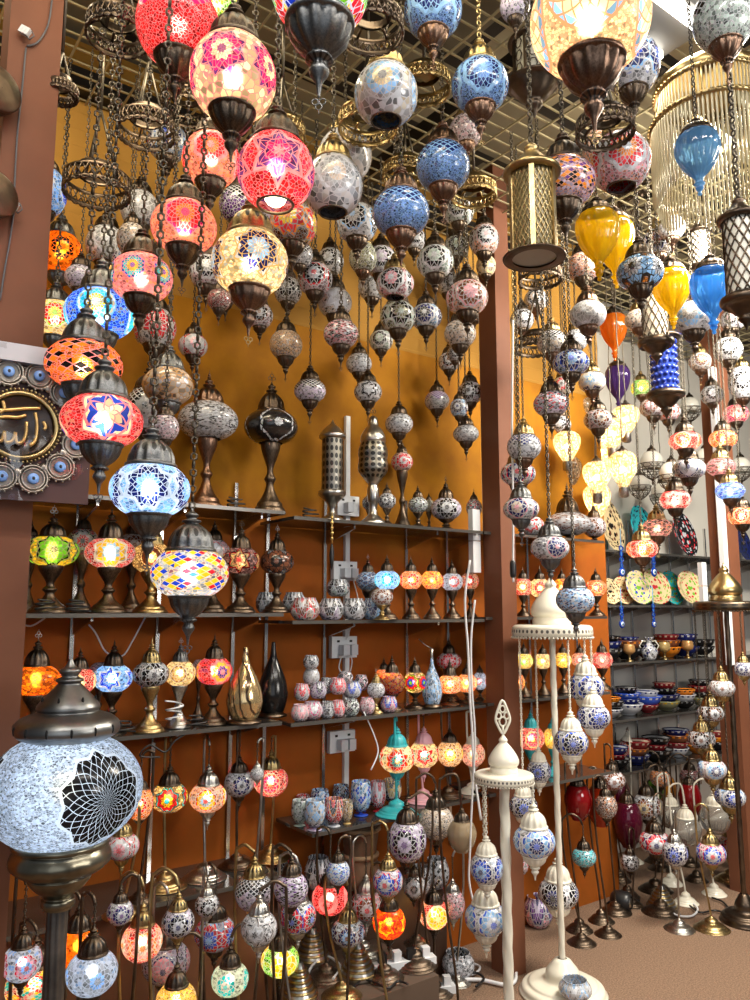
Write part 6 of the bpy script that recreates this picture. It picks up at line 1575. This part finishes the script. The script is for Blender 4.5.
def cable(pts, r, mat, label, cat='cable', name='cable', group=None):
    sp = [tuple(p) for p in smooth([tuple(p) for p in pts], 5)]
    o = obj(name, MB().tube(sp, r, 6).mesh('cable', mat)); tag(o, label, cat, group); return o
pp = lambda l: [onplane(x, y, PL[1]-.055) for x, y in l]
GREYC = plain('grey_cable', (.10, .10, .11), .5)
pc = lambda l, s: [at(x, y, s) for x, y in l]
cable(pp([(52, 0), (48, 25), (38, 42), (27, 46)]), .0022, GREYC, 'grey cable looping over the top of the brown post')
cable(pp([(26, 48), (22, 90), (17, 140), (14, 200)]), .0022, GREYC, 'grey cable running down the brown post between white connectors')
cable(pp([(14, 212), (10, 240), (5, 268), (0, 300)]), .0022, GREYC, 'grey cable leaving the lower white connector on the brown post')
def connector(px, py, s, label):
    c = onplane(px, py, PL[1]-.068); o = empty('cable_connector', c); m = MB()
    for i in range(3): m.box((.008*(i-1), 0, 0), Vector((.0036, 0, 0)), Vector((0, .006, 0)), Z3*.009)
    obj('terminal_block', m.mesh('terminal_block', WHITEP), o, (0, 0, 0), 0, None, (0, .5, 0)); m = MB().tube([(0, 0, -.008), (.012, 0, -.022), (.022, 0, -.012), (.016, 0, .0)], .0018, 5); obj('wire_tail', m.mesh('wire_tail', GREYC), o); tag(o, label, 'connector')
connector(25, 31, 0, 'white terminal connector near the top of the brown post'); connector(13, 204, 0, 'white terminal connector with wire loop midway on the brown post')
# wall sockets with plugs
def socket(px, py, w, h, label, plugs=2):
    s = sdepth(px, py, .25); c = onplane(px, py, .258); o = empty('wall_socket', c, TH); k = s/F
    m = MB(); m.box((0, 0, 0), Vector((w/2*k, 0, 0)), Vector((0, .012, 0)), Z3*(h/2*k)); obj('socket_plate', m.mesh('socket_plate', WHITEP), o)
    for i in range(plugs):
        m = MB(); m.box(((i-.3)*w*.32*k, -.03, -h*.12*k), Vector((w*.13*k, 0, 0)), Vector((0, .018, 0)), Z3*(h*.24*k)); obj('plug', m.mesh('plug', plain('plug_white', (.66, .68, .72), .35)), o)
    m = MB(); 
    for i in range(2): m.box(((i-.5)*w*.5*k, -.0125, h*.28*k), Vector((w*.05*k, 0, 0)), Vector((0, .001, 0)), Z3*(h*.05*k))
    obj('switch', m.mesh('switch', BLACK), o)
    tag(o, label, 'socket', 'wall sockets')
socket(347, 506, 26, 20, 'white wall socket just above the top alcove shelf', 1); socket(344, 571, 28, 19, 'white double socket beside the blue and cyan lamps'); socket(343, 647, 30, 21, 'white double socket above the tea-light cups'); socket(341, 741, 30, 21, 'white double socket behind the mosaic goblets')
s = sdepth(474, 540, .05); c = at(474.5, 541, s); o = empty('power_box', c, TH); k = s/F
for i in range(2):
    m = MB(); m.box((0, 0, (.5-i)*32*k), Vector((5*k, 0, 0)), Vector((0, .015, 0)), Z3*15.5*k); obj('box_half', m.mesh('box_half', WHITEP), o)
tag(o, 'tall white power box fixed beside the centre brown post', 'power box')
s = 4.0; c = at(703, 586, s); o = empty('power_box', c, TH); k = s/F
for i in range(2):
    m = MB(); m.box((0, 0, (.5-i)*24*k), Vector((4*k, 0, 0)), Vector((0, .012, 0)), Z3*11.5*k); obj('box_half', m.mesh('box_half', WHITEP), o)
tag(o, 'white double switch box beside the plate row', 'power box')
cable([onplane(x, y, .235) for x, y in [(352, 576), (358, 600), (354, 618), (346, 640)]], .0025, WIREW, 'white cable hanging between the two middle wall sockets')
cable([onplane(x, y, .225) for x, y in [(344, 650), (339, 668), (348, 676), (352, 660), (346, 652)]], .0025, WIREW, 'white looped cable at the socket above the cups')
cable([onplane(x, y, .02) for x, y in [(364, 712), (374, 735), (378, 752), (371, 770)]], .0028, WIREW, 'white cable dropping from the cup shelf to the goblets')
cable([onplane(x, y, .235) for x, y in [(16, 622), (30, 626), (42, 620), (52, 612)]], .003, WIREW, 'white cable sagging under the eye-level shelf by brown post')
cable([onplane(x, y, .235) for x, y in [(83, 619), (95, 632), (106, 652), (122, 656), (133, 640), (148, 612)]], .003, WIREW, 'white cable sagging behind the blue star table lamp')
WC = [(470, 560), (465, 600), (468, 650), (470, 700), (472, 730), (474, 770), (481, 820)]
cable(pc(WC, 2.9), .0042, WIREW, 'white power cable hanging in front of the centre brown post')
cable(pc([(475, 600), (471, 640), (472, 690), (475, 740), (472, 800), (470, 850), (469, 880), (474, 905)], 2.86), .0038, WIREW, 'second white power cable snaking down past the near stand')
cable(pc([(513, 320), (512, 420), (513, 500), (513, 560)], 3.0)+[at(513, 562, 3.0)], .0042, WIREW, 'straight white ribbon cable hanging beside the centre brown post')
s = 3.0; o = empty('black_switch', at(513, 569, s)); m = MB().lathe(rprof([(.002, -.034), (.011, -.03), (.0125, 0), (.011, .028), (.004, .034)]), 14); obj('switch_body', m.mesh('switch_body', BLACK), o); m = MB().tube([(0, 0, -.03), (.0, 0, -.05)], .004, 8); obj('lead', m.mesh('lead', WIREW), o)
tag(o, 'black in-line connector at the end of the white ribbon cable', 'connector')
# floor cables and strips
def fl(x, y, zz=None):
    zz = (.22 if 296 < x < 420 else 0) if zz is None else zz
    d = ray(x, y); s = (zz-EYE)/d.z; return Vector((d.x*s, d.y*s, zz+.012))
cable([fl(x, y) for x, y in [(430, 992), (455, 984), (480, 983), (505, 988), (515, 984), (516, 972)]], .008, WIREW, 'thick white cable curving across the carpet to the stand base')
cable([fl(x, y, .22) for x, y in [(330, 985), (345, 972), (362, 966), (378, 972), (390, 984)]], .005, WIREW, 'white cable running beside the multi-plug strip')
cable([fl(x, y, .22) for x, y in [(352, 992), (362, 984), (375, 986), (388, 992), (398, 985), (408, 988)]], .004, BLACK, 'black cable tangle in front of the white multi-plug strip')
cable([fl(x, y, 0) for x, y in [(446, 976), (456, 968), (470, 966), (480, 970), (474, 977), (460, 977)]], .005, WIREW, 'coiled white cable beside the black and white bowl')
cable([fl(x, y) for x, y in [(612, 915), (606, 907), (618, 902), (640, 903)]], .005, BLACK, 'black cable lying at the carpet edge beside the black socket')
cable([fl(x, y) for x, y in [(690, 908), (700, 915), (715, 913), (730, 916), (724, 905), (712, 900)]], .005, BLACK, 'black cable curled on the carpet under the pink lamp')
cable([fl(x, y) for x, y in [(664, 895), (672, 915), (690, 919), (698, 912), (692, 905)]], .005, WIREW, 'white cable curled on the carpet in the right cluster')
cable([onplane(x, y, .0) for x, y in [(196, 728), (176, 740), (165, 752), (150, 745), (140, 756), (160, 757)]], .003, BLACK, 'black cable hanging from the third shelf above cream swan lamp')
for px, off, z, lb in ((46, .03, ZB, 'black cord bundle on the eye-level shelf beside the green lamp'), (77, .05, ZB, 'black cord bundle between the green and red flower lamps'), (200, .02, ZCC, 'black cord coiled at the sunburst lamp foot'), (129, .03, ZCC, 'black cord coiled at the blue star lamp foot'), (233, .05, ZA, 'black cord lying between the two globe lamps on the top shelf'), (309, .05, ZA2, 'black cord lying beside the cylindrical pewter lantern')):
    t = tpx(px, off); cable([wl(t+.045*cos(a*1.9)*(1-.05*a), off+.02*sin(a*1.9), z+.006+.0045*a) for a in range(9)], .003, BLACK, lb)
t = tpx(180, .03); cable([wl(t+.03*cos(a*1.7), .05+.03*sin(a*1.7), ZCC+.02+.008*a) for a in range(10)], .0028, WIREW, 'white cord wound around the cream table lamp foot')
for i, (l, zz, lb) in enumerate((([(304, 990), (312, 972), (326, 962), (340, 972), (333, 985)], .22, 'white cable looping on the platform under the pink-red lamp'), ([(452, 992), (462, 980), (476, 978), (484, 984), (476, 992)], 0, 'black cable looping on the carpet below the mosaic bowl'))):
    cable([fl(x, y, zz)+Vector((0, 0, .008)) for x, y in l], .005, BLACK if 'black' in lb else WIREW, lb)
def strip(p, ang, n, label):
    o = empty('power_strip', p, ang); m = MB(); m.box((0, 0, .015), Vector((.030*n, 0, 0)), Vector((0, .02, 0)), Z3*.014); obj('strip_body', m.mesh('strip_body', WHITEP), o)
    for i in range(n):
        m = MB(); m.box(((i-n/2+.5)*.056, 0, .045), Vector((.014, 0, 0)), Vector((0, .013, 0)), Z3*.017); obj('plug', m.mesh('plug', WHITEP if i % 2 else BLACK), o)
    tag(o, label, 'power strip'); OBS.append((p[0], p[1], .1, 0, .08))
q = fl(404, 968); strip((q.x, q.y, .22), .35, 4, 'white multi-plug power strip under the orange-star lamp'); q = fl(440, 993); strip((q.x, q.y, 0), .2, 2, 'white power strip at the bottom edge by the thick cable')
q = fl(622, 910); o = empty('lamp_socket', (q.x, q.y, .045), .4); m = MB().lathe(rprof([(.03, -.05), (.045, -.03), (.045, .03), (.03, .05)]), 20); obj('socket_body', m.mesh('socket_body', BLACK), o, (0, 0, 0), 0, None, (pi/2, 0, .5)); m = MB().lathe([(.001, 0), (.022, 0), (.024, -.01)], 16); obj('contact', m.mesh('contact', METP['s']), o, (.02, -.045, 0), 0, None, (pi/2, 0, .5)); tag(o, 'black lamp socket lying on the carpet edge', 'lamp socket')
# loose pieces: bronze pyramids in the floor cluster, brass coil feet
def pyramid(px, py, w, s, label):
    q = fl(px, py+w*.35); o = empty('stepped_lamp_base', (q.x, q.y, q.z-.012)); r = w/2*(q-Vector((0, 0, EYE))).length/F
    m = MB().lathe(rprof([(.01, 0), (r, 0), (r, .02), (r*.8, .04), (r*.5, .075), (r*.28, .1), (r*.2, .115)]), 28); obj('foot', m.mesh('foot', METP['s']), o)
    m = MB()
    for i in range(6):
        rr = r*(1-.13*i)*.98; m.tube([(rr*cos(t), rr*sin(t), .016+.015*i) for t in [2*pi*k/24 for k in range(24)]], .006, 5, True)
    obj('mosaic_band', m.mesh('mosaic_band', METP['b']), o); tag(o, label, 'lamp base')
for px, py, w, s, lb in ((312, 950, 30, 2.95, 'tapering silvery lamp foot under the pink-red lamp'), (358, 966, 30, 3.05, 'tapering silvery lamp foot under the white navy-flower lamp'), (299, 988, 30, 2.75, 'tapering silvery lamp foot beside the green bottom lamp'), (662, 900, 24, 4.0, 'tapering mosaic lamp foot in the right cluster')):
    pyramid(px, py, w, s, lb)
# gold key charm on the top alcove shelf edge
c = onplane(332, 528, -.02); o = empty('key_charm', c); m = MB().tube([(0, 0, .06), (0, 0, -.06)], .003, 6); 
for i in range(5): m.sphere((0, 0, .04-.02*i), .007, 8, 5)
obj('bead_string', m.mesh('bead_string', plain('gold_beads', (.70, .50, .18), .3, .9)), o); m = MB().lathe(rprof([(.001, -.16), (.008, -.13), (.009, -.09), (.002, -.06)]), 12); obj('tassel', m.mesh('tassel', BLACK), o); m = MB().tube([(0, 0, .06), (0, .02, .085)], .0015, 5); obj('loop', m.mesh('loop', BLACK), o)
tag(o, 'gold beaded charm with black tassel hanging from the alcove shelf', 'charm')
# ================================================================== LABELS
def finish_labels():
    L = [(r[1], r[2], r[7], r[0]) for r in REG if r[7]]
    used = set(LABELS)
    for r in REG:
        if r[6]:
            tag(r[0], r[6], r[4], r[5]); used.add(r[6])
    def direction(dx, dy):
        a = abs(dx); b = abs(dy)
        v = 'below' if dy > 0 else 'above'; h = 'right of' if dx > 0 else 'left of'
        if b > 2.2*a: return v
        if a > 2.2*b: return h
        return v+' and '+h
    for r in REG:
        if r[6]: continue
        o, x, y, desc, cat, grp = r[:6]
        cand = sorted(L, key=lambda l: math.hypot(l[0]-x, l[1]-y))
        ok = False
        for pre in ('', 'nearest ', 'further '):
            for l in cand[:6]:
                d = math.hypot(l[0]-x, l[1]-y)
                lab = '%s, %s%s the %s' % (desc, 'just ' if d < 45 else '', direction(x-l[0], y-l[1]), l[2])
                if lab not in used and len(lab.split()) <= 16: ok = True; break
            if ok: break
        used.add(lab); tag(o, lab, cat, grp)
finish_labels()
# ================================================================== LIGHT, WORLD, CAMERA
def area(loc, sx, sy, e, col, rot=(0, 0, 0)):  # unseen area lights added to light the shop, no fittings modelled
    l = bpy.data.lights.new('added_area_light', 'AREA'); l.shape = 'RECTANGLE'; l.size = sx; l.size_y = sy; l.energy = e; l.color = col
    o = bpy.data.objects.new('added_area_light', l); C.objects.link(o); o.location = loc; o.rotation_euler = rot; return o
area((-.2, .25, 3.25), 1.9, .12, 31, (1, .95, .88), (radians(18), 0, TH))  # added overhead strip for streak highlights on the metal
area((1.5, .9, 3.25), 1.9, .12, 33, (1, .95, .88), (radians(12), 0, TH))  # second added strip, also for highlights on the metal
area((2.4, 3.0, 3.2), 1.5, .3, 105, (1, .93, .80), (radians(10), 0, TH))  # added overhead, made strong to brighten the white wall
area((1.1, 2.35, 3.3), 1.0, .2, 22, (1, .86, .62), (radians(10), 0, TH))
area((-.8, 1.9, 3.3), 1.0, .2, 14, (1, .84, .58), (radians(20), 0, TH))
area((1.75, 2.9, 3.15), 1.6, .25, 75, (1, .93, .80), (radians(52), 0, TH))  # added unseen light tilted at the white wall to brighten it
area((-.3, 1.35, 3.2), 1.6, .15, 9, (1, .84, .56), (radians(48), 0, TH))  # added warm wash for the upper alcove wall
area((3.0, .3, 2.3), 1.2, .8, 52, (1, .95, .88), (radians(74), 0, TH))  # added fill from the camera side, lifts the white wall under its shelves
area((.1, -2.2, 2.0), 3.2, 2.2, 26, (.88, .94, 1), (radians(90), 0, 0))  # added panel standing in for shop-front daylight behind the camera
w = bpy.data.worlds.new('shop_air'); bpy.context.scene.world = w; w.use_nodes = True
bg = w.node_tree.nodes['Background']; bg.inputs[0].default_value = (.86, .92, 1, 1); bg.inputs[1].default_value = .11
cam = bpy.data.cameras.new('camera'); cam.sensor_fit = 'HORIZONTAL'; cam.sensor_width = 36; cam.lens = 36*F/750; cam.clip_start = .05
co = bpy.data.objects.new('camera', cam); C.objects.link(co); co.location = (0, 0, EYE); co.rotation_euler = (pi/2+PITCH, 0, 0)
sc = bpy.context.scene; sc.camera = co
sc.view_settings.view_transform = 'Standard'; sc.view_settings.look = 'None'; sc.view_settings.gamma = 1; sc.view_settings.exposure = 0; sc.view_settings.use_curve_mapping = False
sc.cycles.use_denoising = True; sc.cycles.sample_clamp_indirect = 4; sc.cycles.sample_clamp_direct = 0
sc.cycles.max_bounces = 8; sc.cycles.diffuse_bounces = 4; sc.cycles.transmission_bounces = 6; sc.cycles.caustics_reflective = False; sc.cycles.caustics_refractive = False
